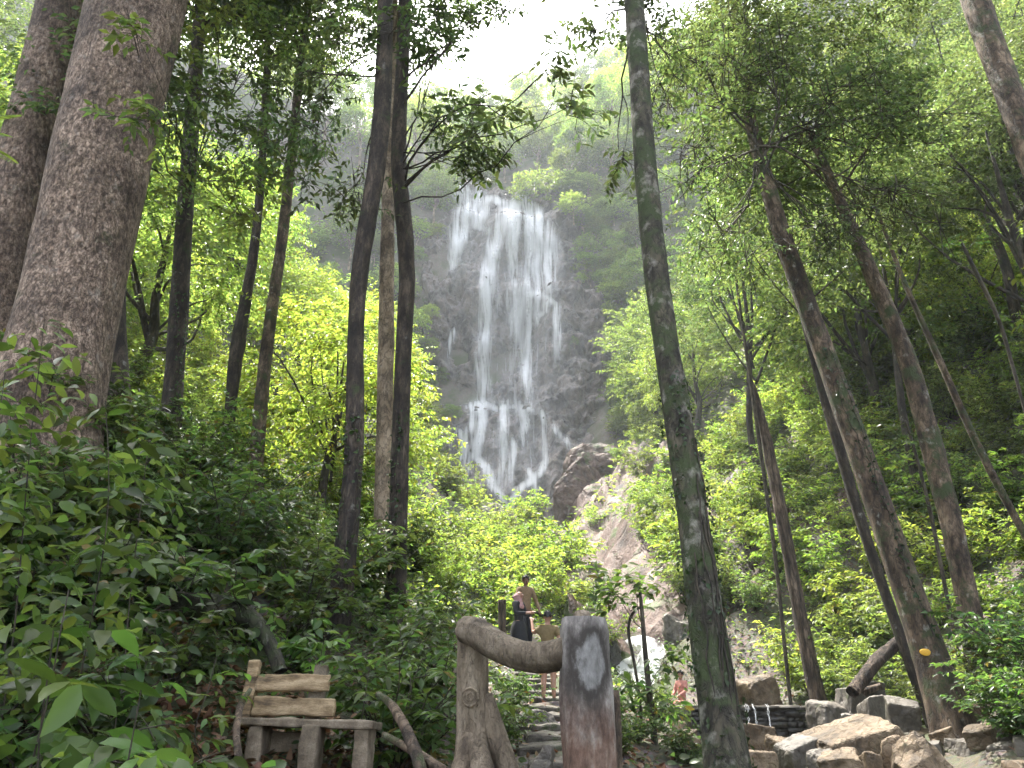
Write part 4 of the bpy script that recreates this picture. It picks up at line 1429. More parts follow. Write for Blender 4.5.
spray_part(tr, base, [(200, 90, 12, .9, .7, 60), (240, 130, 12.5, .9, .7, 60), (170, 60, 10.5, .6, .5, 36), (150, 120, 8.3, .35, .3, 18), (220, 190, 12.5, .8, .5, 44), (260, 40, 12.5, .9, .7, 60), (280, 170, 13, .7, .5, 40), (130, 15, 8.2, .3, .2, 9), (215, 20, 12, .8, .6, 44)], L=0.17, tl=0.42, k=7, seed=5, branch_from=at(190, 180, 14.0), leaf="leaf_mid")
tr, P, rr, base = tK
spray_part(tr, base, [(700, 60, 11.5, .8, .8, 80), (760, 60, 12, 1.0, .8, 100), (830, 120, 12, 1.0, .8, 100), (700, 170, 11.5, .7, .7, 70), (880, 200, 12, .9, .7, 80), (820, 235, 12, .7, .5, 60), (720, 240, 12, .6, .5, 50), (900, 110, 12.5, .9, .7, 70), (660, 110, 11.0, .35, .6, 26)], L=0.105, tl=0.4, k=9, seed=6, branch_from=at(757, 148, 12), leaf="leaf_dark", r0=0.03, tdir=norm(P[-3] - P[-5]), tspan=.8)
tr, P, rr, base = tI
spray_part(tr, base, [(640, 20, 9, .6, .5, 46), (600, 20, 9.5, .35, .3, 20), (670, 60, 9, .6, .6, 46), (620, 150, 9.5, .3, .4, 14)], L=0.12, tl=0.36, k=8, seed=7, branch_from=at(637, 30, 8.3), leaf="leaf_dark")

# ------------------------------------------------------------------ hillside woods
rng = np.random.default_rng(2024)
KEEP_CLEAR = [(450, 180, 604, 530), (568, 408, 684, 620), (600, 600, 690, 690), (440, -50, 592, 72), (500, 570, 580, 660)]


def blocks(x, y, z, hw, hh):
    px, py, d = project((x, y, z))
    if d < 1:
        return True, px, py
    w, h = hw * FPX / d, hh * FPX / d
    for (a, b, c, e) in KEEP_CLEAR:
        if px + w > a and px - w < c and py + h > b and py - h < e:
            return True, px, py
    return False, px, py


placed = []


def scatter(n, xr, yr, mind, fn, hw, zc, hh, behind=None, clear=True):
    got = 0
    tries = 0
    while got < n and tries < n * 40:
        tries += 1
        x, y = rng.uniform(*xr), rng.uniform(*yr)
        if any((x - a) ** 2 + (y - b) ** 2 < (mind) ** 2 for a, b in placed[-600:]):
            continue
        if abs(x - float(sx_(y))) < (2.5 if y < 45 else 1.5) and y < 66:
            continue
        s = rng.uniform(0.75, 1.25)
        z = Hs(x, y)
        bl, px, py = blocks(x, y, z + zc * s, hw * s, hh * s)
        if px < -120 or px > 1144 or py > 700 or py < -330:
            continue
        if clear and bl and y < 88:
            continue
        if y > 80 and 440 < px < 590 and py < 60 + zc * s * 3:
            pass
        placed.append((x, y))
        fn(got, x, y, s, rng.uniform(0, 6.28))
        got += 1
    return got


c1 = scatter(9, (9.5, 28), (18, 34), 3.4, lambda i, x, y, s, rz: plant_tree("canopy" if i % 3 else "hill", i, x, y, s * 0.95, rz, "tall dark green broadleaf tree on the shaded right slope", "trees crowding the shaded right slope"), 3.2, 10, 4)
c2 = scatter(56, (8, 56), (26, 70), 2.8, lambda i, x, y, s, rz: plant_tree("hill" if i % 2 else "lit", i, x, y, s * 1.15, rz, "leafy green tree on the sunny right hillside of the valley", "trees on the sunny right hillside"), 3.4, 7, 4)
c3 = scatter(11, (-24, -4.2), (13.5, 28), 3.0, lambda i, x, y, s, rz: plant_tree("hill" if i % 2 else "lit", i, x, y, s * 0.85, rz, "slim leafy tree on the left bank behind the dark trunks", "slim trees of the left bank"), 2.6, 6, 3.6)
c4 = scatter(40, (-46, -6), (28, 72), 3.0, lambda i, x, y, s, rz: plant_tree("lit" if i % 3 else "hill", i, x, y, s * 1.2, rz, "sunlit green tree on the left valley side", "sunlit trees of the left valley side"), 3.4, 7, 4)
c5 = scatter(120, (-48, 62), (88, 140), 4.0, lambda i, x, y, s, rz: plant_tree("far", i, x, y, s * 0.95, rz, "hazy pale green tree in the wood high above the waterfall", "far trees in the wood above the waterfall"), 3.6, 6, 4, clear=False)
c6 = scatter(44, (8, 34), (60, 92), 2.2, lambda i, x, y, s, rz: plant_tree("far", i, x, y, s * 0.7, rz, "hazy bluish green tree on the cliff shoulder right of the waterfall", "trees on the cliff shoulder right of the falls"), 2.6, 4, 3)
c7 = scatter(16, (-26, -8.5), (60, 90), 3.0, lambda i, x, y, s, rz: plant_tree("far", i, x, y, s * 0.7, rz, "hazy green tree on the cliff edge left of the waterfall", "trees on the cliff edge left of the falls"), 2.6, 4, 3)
print("trees", c1, c2, c3, c4, c5, c6, c7)

# trees rooted in the rock face beside the falls
def first_hit(px, py):
    for Y in np.arange(45, 150, .4):
        p = at(px, py, Y)
        if p.z < Hs(p.x, Y):
            return p
        if -16.5 < p.x < 18.5 and 9 < p.z < 72.5 and Y > float(grid_at(CGY, np.array(p.x), np.array(p.z))):
            return p
    return at(px, py, 90)


edgeR = ([180, 200, 235, 270, 300, 340, 400, 430], [556, 560, 570, 580, 596, 614, 624, 630])
edgeL = ([180, 230, 300, 400, 480], [428, 428, 430, 436, 430])
spots = [(452, 418, .3), (580, 282, .2), (574, 345, .16)]
for q in range(95):
    py = rng.uniform(185, 440)
    spots.append((np.interp(py, *edgeR) + rng.uniform(0, 1) ** 1.3 * 85, py, rng.uniform(.3, .6)))
for q in range(48):
    py = rng.uniform(175, 480)
    spots.append((np.interp(py, *edgeL) + 14 - rng.uniform(0, 1) ** .8 * 85, py, rng.uniform(.26, .5)))
for k, (px, py, s) in enumerate(spots):
    p = first_hit(px, py)
    tm, cm = PROTO["far"][k % 3]
    t = thing("tree", ["pale bushy tree on the rock at the lower left of the falls", "small bush on the bare cliff right of the upper veil", "low bush on the bare cliff ledge right of the falls"][k] if k < 3 else "hazy bushy tree clinging to the cliff beside the waterfall", "tree", (p.x, p.y - 0.5, p.z - 4 * s), rng.uniform(0, 6), None if k < 3 else "trees clinging to the cliff beside the falls")
    t.scale = (s, s, s * 0.8)
    put("trunk", tm, t)
    put("crown", cm, t)

# ------------------------------------------------------------------ shrubs
placed = []


def shrubs(n, xr, yr, mind, kinds, s0, label, group, jitter=0.35, maxpy=9999, pyr=(-9999, 9999), pxr=(-80, 1104), avoid=()):
    got = tries = 0
    while got < n and tries < n * 60:
        tries += 1
        x, y = rng.uniform(*xr), rng.uniform(*yr)
        if any((x - a) ** 2 + (y - b) ** 2 < mind ** 2 for a, b in placed):
            continue
        if y < 23 and abs(x - float(xp_(y))) < 1.0 and y > 4:
            continue
        if abs(x - float(sx_(y))) < (2.6 if y < 22 else 1.5) and y < 66:
            continue
        z = Hs(x, y)
        px, py, d = project((x, y, z + 0.5))
        if d < 1 or not (pxr[0] < px < pxr[1]) or not (pyr[0] < py < pyr[1]):
            continue
        if any(a < px < c and b < py < e for a, b, c, e in avoid):
            continue
        placed.append((x, y))
        k = kinds[got % len(kinds)]
        plant_shrub(k, int(rng.integers(0, 4)), x, y, s0 * rng.uniform(1 - jitter, 1 + jitter), rng.uniform(0, 6.28), label, group)
        got += 1
    return got


NOSHRUB = [(312, 588, 372, 680), (150, 640, 390, 800), (430, 670, 700, 800)]
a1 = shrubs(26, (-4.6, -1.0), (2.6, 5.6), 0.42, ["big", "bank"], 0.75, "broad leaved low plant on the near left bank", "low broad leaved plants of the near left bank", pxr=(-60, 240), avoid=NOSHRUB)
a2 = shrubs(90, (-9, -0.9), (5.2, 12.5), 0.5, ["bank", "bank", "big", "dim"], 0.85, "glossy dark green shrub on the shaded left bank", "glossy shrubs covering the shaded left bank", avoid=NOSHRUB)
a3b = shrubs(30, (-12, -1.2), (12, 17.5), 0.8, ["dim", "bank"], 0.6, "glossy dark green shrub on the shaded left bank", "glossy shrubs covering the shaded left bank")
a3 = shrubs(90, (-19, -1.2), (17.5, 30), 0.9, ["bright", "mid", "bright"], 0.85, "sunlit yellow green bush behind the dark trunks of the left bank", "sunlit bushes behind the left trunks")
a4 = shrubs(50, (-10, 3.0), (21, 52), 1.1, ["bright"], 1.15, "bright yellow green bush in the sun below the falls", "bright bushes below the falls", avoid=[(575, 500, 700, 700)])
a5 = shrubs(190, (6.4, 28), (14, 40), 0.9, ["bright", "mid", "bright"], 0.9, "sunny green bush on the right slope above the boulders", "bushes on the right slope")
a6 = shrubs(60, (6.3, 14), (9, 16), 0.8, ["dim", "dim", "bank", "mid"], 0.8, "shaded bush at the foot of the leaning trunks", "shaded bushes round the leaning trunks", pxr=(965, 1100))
a7 = shrubs(110, (5.5, 44), (36, 76), 1.6, ["bright", "mid"], 1.5, "bush on the upper right valley side", "bushes of the upper right valley side", avoid=[(560, 400, 690, 640)])
for k, (px, py, Y, s_) in enumerate([(640, 470, 62, 1.3), (664, 500, 56, 1.4), (596, 548, 50, 1.0), (650, 545, 48, 1.3), (668, 580, 42, 1.2), (622, 500, 60, .9), (610, 455, 66, .9), (655, 440, 66, 1.4), (585, 520, 60, .7), (636, 590, 40, .9), (680, 545, 46, 1.4), (668, 606, 36, 1.1), (684, 622, 32, 1.1), (650, 604, 36, .8), (690, 590, 38, 1.3), (588, 628, 28, .9), (600, 650, 25, .8), (694, 655, 27, 1.0), (625, 560, 46, .9), (660, 530, 50, 1.1)]):
    p = at(px, py, Y)
    plant_shrub("mid" if k % 2 else "bright", k, p.x, Y, s_, k * 1.3, "green bush growing on the pinkish bedrock slope beside the falls", "bushes on the bedrock slope")
for k, (px, py, Y, s_) in enumerate([(1024, 748, 10.6, .6), (1026, 720, 11.2, .7), (1040, 745, 10.2, .8), (1020, 700, 12.5, .7), (1040, 705, 11.8, 1.0), (1022, 680, 13, .8)]):
    p = at(px, py, Y)
    plant_shrub("dim", k, p.x, Y, s_, k * 1.9, "shaded bush at the foot of the leaning trunks", "shaded bushes round the leaning trunks")
for k, (px, py, Y, s_) in enumerate([(20, 470, 7.6, 1.0), (66, 462, 7.8, 1.1), (104, 458, 8.0, 1.0), (140, 480, 8.6, 1.0), (84, 500, 7.0, 1.0), (-10, 500, 6.8, 1.0), (40, 520, 6.6, .9), (118, 520, 7.4, 1.0)]):
    p = at(px, py, Y)
    plant_shrub("bank", k, p.x, Y, s_ * 1.1, k * 1.7, "leafy shrub growing up against the foot of the massive trunk", "shrubs at the foot of the massive trunk")
for k, (px, py, Y, s_) in enumerate([(640, 766, 10.0, .4), (664, 752, 11.4, .38), (622, 768, 9.2, .36), (690, 765, 9.6, .38), (500, 720, 9.4, .5), (516, 700, 11.2, .45), (488, 740, 8.4, .5)]):
    p = at(px, py, Y)
    plant_shrub("dim", k, p.x, Y, s_, k * 2.1, "low dark plant beside the stone steps and the gate", "low plants beside the steps")
print("shrubs", a1, a2, a3, a4, a5, a6, a7)

# ------------------------------------------------------------------ rocks


def rock_mesh(name, seed, mat, dims=(1, 1, 1), npts=14, rough=0.05, cuts=4, bev=0.06, boxy=0.55):
    """angular boulder: hull of scattered points, worn edges, fine relief"""
    rg = np.random.default_rng(seed)
    p = rg.normal(0, 1, (npts, 3))
    p = p / np.max(np.abs(p), axis=1, keepdims=True) * boxy + norm(p) * (1 - boxy)
    p *= rg.uniform(0.8, 1.0, (npts, 1))
    if boxy > .45:
        cn = np.array([(a, b, c) for a in (-1, 1) for b in (-1, 1) for c in (-1, 1)], float)
        p = np.concatenate([cn * rg.uniform(.62, 1.0, (8, 3)), p[:5] * .92])
    bm_ = bmesh.new()
    for q in p:
        bm_.verts.new(q * np.array(dims) * 0.5 * 1.1)
    r_ = bmesh.ops.convex_hull(bm_, input=bm_.verts)
    junk = [g for g in r_["geom_interior"] if isinstance(g, bmesh.types.BMVert)]
    if junk:
        bmesh.ops.delete(bm_, geom=junk, context='VERTS')
    mn = min(dims)
    bmesh.ops.bevel(bm_, geom=list(bm_.edges), offset=bev * mn, segments=2, affect='EDGES', profile=0.5, clamp_overlap=True)
    bmesh.ops.triangulate(bm_, faces=list(bm_.faces))
    for _ in range(cuts):
        lim = mn * 0.085
        ed = [e for e in bm_.edges if e.calc_length() > lim]
        if not ed or len(bm_.verts) > 9000:
            break
        bmesh.ops.subdivide_edges(bm_, edges=ed, cuts=1)
        bmesh.ops.triangulate(bm_, faces=[f for f in bm_.faces if len(f.verts) > 3])
    bm_.normal_update()
    co = np.array([v.co for v in bm_.verts])
    nn = np.array([v.normal for v in bm_.verts])
    f = 2.2 / mn
    d = (fbm(co[:, 0] * f, co[:, 1] * f, co[:, 2] * f, seed, 4) + .5 * fbm(co[:, 0] * f * 4, co[:, 1] * f * 4, co[:, 2] * f * 4, seed + 9, 3)) * rough * mn * 1.7
    co = co + nn * d[:, None]
    for v, c_ in zip(bm_.verts, co):
        v.co = c_
    me_ = bpy.data.meshes.new(name)
    bm_.to_mesh(me_)
    bm_.free()
    me_.materials.append(mat)
    return me_


def rock_px(label, px, py, w, h, Y, seed, mat="creek_rock", depth=1.0, rot=(0, 0, 0), name="rock", group=None, boxy=0.55, npts=14, sink=0.15, rough=0.05, to_ground=True):
    """a rock whose seen outline is about w x h pixels with its foot at (px, py)"""
    m_ = mpp(px, py, Y)
    W, Hh = w * m_ * 1.03, h * m_ * 1.05
    foot = at(px, py, Y)
    g = Hs(foot.x, foot.y) if to_ground else foot.z
    bot = min(foot.z, g) if to_ground else foot.z
    top = foot.z + Hh
    hh = top - bot + sink
    me_ = rock_mesh(name, seed, M[mat], (W, W * depth, hh), npts, rough, boxy=boxy)
    o = put(name, me_, None, (foot.x, foot.y + W * depth * 0.25, (top + bot - sink) / 2), rot)
    return tag(o, label, "rock", group)


big = [
    ("long flat sunlit slab leaning over the creek bed", 860, 752, 94, 24, 12.0, "creek_rock", 0.8, (R(10), R(-13), R(6)), 0.9),
    ("dark shaded block under the long flat slab", 868, 764, 60, 18, 12.3, "grey_rock", 0.9, (0, 0, R(4)), 0.7),
    ("rounded boulder under the roots of the leaning trunk, half in its shadow", 930, 775, 78, 35, 9.6, "creek_rock", 0.9, (0, R(-4), R(20)), 0.2),
    ("split upright block standing on the dam crest", 764, 709, 40, 31, 18.9, "creek_rock", 0.8, (0, R(-14), R(25)), 0.7),
    ("grey pointed block against the end of the dam wall", 833, 736, 42, 33, 15.6, "grey_rock", 0.8, (0, R(10), R(30)), 0.6),
    ("small pale rock with dark pits between slab and rounded boulder", 901, 757, 34, 21, 10.4, "creek_rock", 0.8, (0, 0, R(10)), 0.4),
    ("tan wedge of rock below the long flat slab", 852, 772, 46, 22, 10.2, "creek_rock", 0.9, (R(5), R(-12), R(-20)), 0.7),
    ("small knob of rock beside the tan wedge", 874, 770, 20, 18, 10.0, "creek_rock", 0.9, (0, 0, 0), 0.5),
    ("grey tilted rock in the creek below the grey pointed block", 804, 764, 36, 22, 12.2, "grey_rock", 0.9, (0, R(-12), R(15)), 0.6),
    ("dark grey rock at the edge of the shallow water", 822, 772, 26, 20, 11.4, "grey_rock", 0.9, (0, 0, R(50)), 0.6),
    ("pale slab at the bottom edge near the mossy trunk", 762, 778, 34, 22, 10.5, "creek_rock", 0.9, (0, 0, R(5)), 0.6),
    ("flat brown stone under the trickling water", 756, 742, 40, 14, 15.6, "creek_rock", 0.8, (0, R(5), 0), 0.6),
    ("squat brown stone in the pool below the dam", 786, 750, 30, 12, 14.6, "creek_rock", 0.8, (0, 0, R(30)), 0.6),
    ("shaded grey slab at the right end of the creek bed", 990, 770, 60, 26, 11.2, "grey_rock", 0.8, (0, R(8), 0), 0.6),
    ("angular brown rock in the lower right corner", 1018, 772, 36, 28, 10.6, "grey_rock", 0.8, (0, R(-8), R(40)), 0.6),
    ("small block wedged behind the rounded boulder", 975, 758, 26, 22, 11.8, "grey_rock", 0.8, (0, R(4), R(60)), 0.6),
    ("upper rock of the grey pile behind the slab", 872, 697, 24, 16, 16.4, "grey_rock", 0.8, (0, 0, R(10)), 0.5),
    ("left rock of the grey pile behind the slab", 852, 716, 26, 20, 15.8, "grey_rock", 0.8, (0, R(14), R(30)), 0.6),
    ("square rock of the grey pile behind the slab", 876, 720, 24, 20, 15.0, "grey_rock", 0.8, (0, 0, R(15)), 0.8),
    ("low rock of the grey pile beside the pointed block", 860, 728, 32, 16, 14.2, "grey_rock", 0.8, (0, R(-5), R(70)), 0.6),
    ("brown rock between the grey pile and the leaning trunk", 908, 722, 36, 22, 13.2, "grey_rock", 0.8, (0, R(-10), R(70)), 0.6),
    ("grey stone lying beside the lowest steps between the gate posts", 540, 772, 34, 26, 7.2, "grey_rock", 0.9, (0, R(10), R(20)), 0.3),
    ("grey sloping rock beside the middle steps", 536, 738, 42, 26, 10.2, "grey_rock", 0.8, (0, R(14), R(-20)), 0.4),
    ("flat mossy ledge of rock left of the mossy trunk", 650, 722, 92, 16, 16.6, "dark_rock", 0.5, (0, R(2), 0), 0.75),
    ("dark shaded boulder below the mossy ledge", 672, 770, 60, 30, 12.6, "dark_rock", 0.8, (0, 0, R(30)), 0.4),
    ("low dark boulder beside the right gate post", 636, 778, 40, 30, 10.8, "dark_rock", 0.8, (0, 0, R(80)), 0.4),
]
for k, (lb, px, py, w, h, Y, mt, dp_, rt, bx) in enumerate(big):
    rock_px(lb, px, py, w, h, Y, 300 + k, mt, dp_, rt, boxy=bx, to_ground=not lb.startswith("long flat"), npts=26 if bx < .3 else 14, name="boulder" if w > 40 else "rock")

# small stones of the creek bed
rs = [rock_mesh("stone", 500 + k, M["creek_rock" if k % 2 else "grey_rock"], (0.3, 0.24, 0.18), 12, 0.05, 2, boxy=0.5) for k in range(8)]
rng = np.random.default_rng(31)
for k in range(170):
    y = rng.uniform(9.0, 17.3)
    x = float(sx_(y)) + rng.normal(0.4, 1.5)
    s = rng.uniform(0.35, 1.7)
    o = put("stone", rs[k % 8], None, (x, y, Hs(x, y) + 0.04 * s), (rng.uniform(-.3, .3), rng.uniform(-.3, .3), rng.uniform(0, 6.28)), (s, s, s))
    tag(o, "small loose stone in the creek bed below the dam", "stone", "small stones of the creek bed")

# pink bedrock beside the lower fall, rocks along the upper stream
bed = [
    ("smooth pinkish hump of bedrock right of the waterfall foot", 606, 492, 84, 52, 66.0, "pink_rock", 0.8, (0, R(-16), R(12)), 0.1, 60),
    ("broad pinkish bedrock slope below the smooth hump", 640, 560, 130, 90, 58.0, "pink_rock", 0.7, (0, R(-12), R(-8)), 0.15, 50),
    ("pale streaked bedrock knuckle at the foot of the falls", 580, 522, 56, 66, 62.0, "pink_rock", 0.8, (0, R(10), R(30)), 0.2, 40),
    ("low pinkish bedrock shelf above the white cascade", 622, 608, 96, 56, 46.0, "pink_rock", 0.7, (0, R(-6), R(20)), 0.4, 16),
    ("tan boulder where the upper stream turns", 668, 600, 44, 40, 40.0, "pink_rock", 0.8, (0, 0, R(20)), 0.5, 14),
    ("rock splitting the upper stream", 604, 580, 26, 20, 40.0, "grey_rock", 0.8, (0, 0, R(50)), 0.5, 14),
    ("dark rock on the left of the white cascade", 612, 668, 22, 26, 25.0, "dark_rock", 0.8, (0, 0, R(20)), 0.3, 30),
    ("dark rock on the right of the white cascade", 688, 668, 36, 46, 25.5, "grey_rock", 0.8, (0, 0, R(60)), 0.5, 14),
    ("pale rock at the top of the white cascade", 660, 616, 26, 14, 30.0, "creek_rock", 0.8, (0, 0, R(10)), 0.5, 14),
]
for k, (lb, px, py, w, h, Y, mt, dp_, rt, bx, npn) in enumerate(bed):
    rock_px(lb, px, py, w, h, Y, 700 + k, mt, dp_, rt, boxy=bx, npts=npn, name="bedrock" if mt == "pink_rock" else "rock", sink=1.0, rough=0.09)

# ------------------------------------------------------------------ dam wall of stacked stones
DY = 17.6
x0, x1 = at(606, 712, DY).x, at(826, 712, DY).x
ztop = at(740, 708, DY).z
rng = np.random.default_rng(5)
Vs, Fs = [], []
base = 0
z = 0.2
row = 0
while z < ztop - 0.02:
    hrow = min(rng.uniform(0.07, 0.13), ztop - z)
    x = x0 - rng.uniform(0, .2)
    while x < x1:
        wd = rng.uniform(0.14, 0.42)
        a, b = x + 0.006, x + wd - 0.006
        yf = DY - rng.uniform(0.0, 0.07) - 0.03 * math.sin(x * 2.1)
        zz0, zz1 = z + 0.004, z + hrow - 0.004 + rng.normal(0, .006)
        j = lambda s_: rng.normal(0, s_)
        v = [(a + j(.015), yf + j(.012), zz0 + j(.008)), (b + j(.015), yf + j(.012), zz0 + j(.008)), (b + j(.015), yf + j(.02), zz1 + j(.008)), (a + j(.015), yf + j(.02), zz1 + j(.008)),
             (a, DY + .45, zz0), (b, DY + .45, zz0), (b, DY + .45, zz1), (a, DY + .45, zz1)]
        Vs += v
        Fs += [[base + q for q in f] for f in ((0, 1, 2, 3), (4, 7, 6, 5), (3, 2, 6, 7), (0, 4, 5, 1), (0, 3, 7, 4), (1, 5, 6, 2))]
        base += 8
        x += wd
    z += hrow
dam = thing("stone_dam", "low dam wall of dark stacked stones across the creek", "wall", (0, 0, 0))
put("wall", new_mesh("wall", Vs, np.array(Fs), M["dark_rock"]), dam)
# cap stones on the crest
rng = np.random.default_rng(6)
Vs, Fs, base = [], [], 0
x = x0
while x < x1:
    wd = rng.uniform(.4, .8)
    z0_, z1_ = ztop + .002, ztop + rng.uniform(.03, .06)
    yf = DY - rng.uniform(.05, .12)
    Vs += [(x, yf, z0_), (x + wd - .02, yf + rng.normal(0, .03), z0_), (x + wd - .02, DY + .5, z0_), (x, DY + .5, z0_), (x, yf, z1_), (x + wd - .02, yf, z1_), (x + wd - .02, DY + .5, z1_), (x, DY + .5, z1_)]
    Fs += [[base + q for q in f] for f in ((0, 1, 5, 4), (1, 2, 6, 5), (2, 3, 7, 6), (3, 0, 4, 7), (4, 5, 6, 7))]
    base += 8
    x += wd
put("crest", new_mesh("crest", Vs, np.array(Fs), M["grey_rock"]), dam)

# water: pool behind the dam, creek below, upper stream, cascade, trickles


def sheet(name, pts, mat, label, nu=8):
    """pts: rows of (left xyz, right xyz)"""
    V = []
    for a, b in pts:
        a, b = np.array(a), np.array(b)
        for u in np.linspace(0, 1, nu):
            V.append(a + (b - a) * u)
    i = np.arange(len(pts) * nu).reshape(len(pts), nu)
    F = np.stack([i[:-1, :-1], i[:-1, 1:], i[1:, 1:], i[1:, :-1]], -1).reshape(-1, 4)
    o = put(name, new_mesh(name, V, F, mat, True))
    return tag(o, label, "water", kind="structure")


zp = ztop - 0.01
sheet("pool_water", [((2.2, DY + .05, zp), (6.7, DY + .05, zp)), ((2.4, 19.5, zp), (6.6, 19.5, zp)), ((2.8, 22.0, zp), (5.6, 22.0, zp)), ((3.2, 23.2, zp), (5.2, 23.2, zp))], M["pool"], "still dark pool held behind the stone dam")
rows = []
for y in np.linspace(8.5, 17.55, 14):
    xc = float(sx_(y))
    zz = float(sz_(y)) + 0.10
    rows.append(((xc - 1.5, y, zz), (xc + 1.1, y, zz)))
sheet("creek_water", rows, M["pool"], "shallow creek among the boulders below the dam")


def flow(name, pts, mat, label, across=9, seed=0, bow=0.1, thick=0.12):
    """pts: (px, py, width_px, Y, density): white water over rock"""
    Pn_ = np.array(pts, float)
    seg = np.concatenate([[0], np.cumsum(np.hypot(np.diff(Pn_[:, 0]), np.diff(Pn_[:, 1])))])
    n_ = max(10, int(seg[-1] / 1.5))
    s_ = np.linspace(0, seg[-1], n_)
    Q = np.stack([np.interp(s_, seg, Pn_[:, j]) for j in range(5)], -1)
    V, UV, Dn = [], [], []
    for r_ in range(n_):
        m_ = mpp(Q[r_, 0], Q[r_, 1], Q[r_, 3])
        c_ = at(Q[r_, 0], Q[r_, 1], Q[r_, 3])
        for a_ in range(across):
            u = a_ / (across - 1) * 2 - 1
            nz = float(fbm(u * 2.2, s_[r_] * 0.09, 0, seed, 3)) * thick * 2
            V.append((c_.x + u * Q[r_, 2] * .5 * m_, c_.y - bow * (1 - u * u) + nz, c_.z + nz * .5))
            UV.append((u * Q[r_, 2] * m_ * .5, s_[r_] * m_))
            fk = max(.04, 1 + 2.4 * float(fbm(u * 5.0 + seed, s_[r_] * .045, 0, seed + 2, 3)) + 1.5 * float(fbm(u * 2.0, s_[r_] * .16, 0, seed + 6, 3)) - .25)
            Dn.append(Q[r_, 4] * (1 - u * u) ** .7 * min(1, (r_ + .5) / 2.5) * fk)
    i = np.arange(n_ * across).reshape(n_, across)
    F = np.stack([i[:-1, :-1], i[1:, :-1], i[1:, 1:], i[:-1, 1:]], -1).reshape(-1, 4)
    o = put(name, new_mesh(name, V, F, mat, True, UV, Dn))
    return tag(o, label, "water", kind="structure")


flow("cascade", [(664, 604, 36, 28.5, 1), (660, 616, 40, 28.0, 1), (654, 626, 50, 27.3, 1), (648, 640, 56, 26.4, 1.0), (643, 656, 54, 25.4, 1.0), (640, 672, 52, 24.6, 1), (640, 690, 56, 23.6, 1), (642, 702, 62, 23.0, .9)], M["water_cascade"], "white foaming cascade dropping into the pool", 41, 3, 0.25, 0.35)
flow("cascade", [(668, 612, 16, 27.8, 1), (666, 628, 18, 27.2, 1), (668, 644, 16, 26.6, .9), (672, 654, 14, 26.2, .6)], M["water_cascade"], "short white branch of the cascade beside the mossy trunk", 25, 4, 0.15, 0.3)
flow("upper_stream", [(516, 530, 14, 60, 1), (540, 541, 20, 55, .8), (572, 552, 26, 50, .7), (592, 566, 30, 46, .75), (600, 580, 32, 41, .8), (612, 592, 30, 36, .8), (640, 604, 30, 31, .9)], M["water_cascade"], "broken white upper stream running between rocks", 31, 5, 0.2, 0.4)
trk = thing("trickle", "thin white trickles of water falling over the stone dam", "water", (0, 0, 0))
trk["kind"] = "structure"
rng = np.random.default_rng(8)
for k, (px, dx) in enumerate([(745, 5), (752, 7), (766, 6)]):
    tp, tr_ = [], []
    for q in range(3):
        t_ = np.linspace(0, 1, 16)
        a_, b_ = at(px + rng.normal(0, .7), 704, DY - .12), at(px + dx, 743, DY - .45)
        p_ = np.array(a_) + (np.array(b_) - np.array(a_)) * t_[:, None]
        p_[:, 1] = a_.y - .05 - .3 * np.sqrt(t_)
        p_[:, 0] += rng.normal(0, .012, 16)
        tp.append(p_)
        tr_.append(0.002 + 0.006 * t_ * rng.uniform(.2, 1.4, 16))
    V, F = tubes(tp, tr_, 6)
    put("water_strand", new_mesh("water_strand", V, F, plain_mat("white_water", (0.8, 0.82, 0.84), 0.3, 0.1), True), trk)

# ------------------------------------------------------------------ logs and roots on the ground


def log(label, pts, Y0, Y1, bark, seed, name="fallen_log", flare=0.2, lump=0.25, barkrel=0.25, cat="log"):
    P_, r_ = px_path(pts, Y0, Y1)
    b_ = P_[0].copy()
    me_, _, _ = trunk_mesh([p - b_ for p in P_], r_, 16, flare, barkrel, seed, 4, M[bark], lump=lump)
    return tag(put(name, me_, None, tuple(b_)), label, cat)


log("rotten dark log arching over the hollow behind the bench", [(280, 672, 13), (270, 640, 16), (248, 614, 20), (205, 603, 26), (140, 618, 32), (60, 640, 34)], 7.8, 8.2, "bark_moss", 41)
log("dark charred log leaning on the rocks left of the leaning trunk", [(852, 692, 12), (868, 672, 14), (884, 654, 13), (900, 640, 10)], 15.4, 16.2, "bark_dead", 42)
log("thin broken log lying on the grey rock pile", [(838, 700, 8), (858, 694, 8), (880, 686, 6)], 16.0, 16.2, "bark_dead", 43)
log("twisted brown dry root running down beside the bench", [(378, 694, 5), (393, 706, 9), (406, 728, 11), (418, 758, 13), (426, 790, 15)], 6.8, 5.6, "bark_brown", 44, name="dry_root", cat="root")
log("thin dry root curling over the leaf litter left of the bench", [(250, 690, 4), (240, 706, 7), (236, 730, 7), (240, 775, 8)], 6.6, 5.6, "bark_brown", 45, name="dry_root", cat="root")
log("grey fallen branch beside the twisted dry root", [(384, 735, 6), (415, 752, 9), (448, 774, 11)], 6.3, 5.7, "bark_brown", 46, name="fallen_branch", cat="branch")

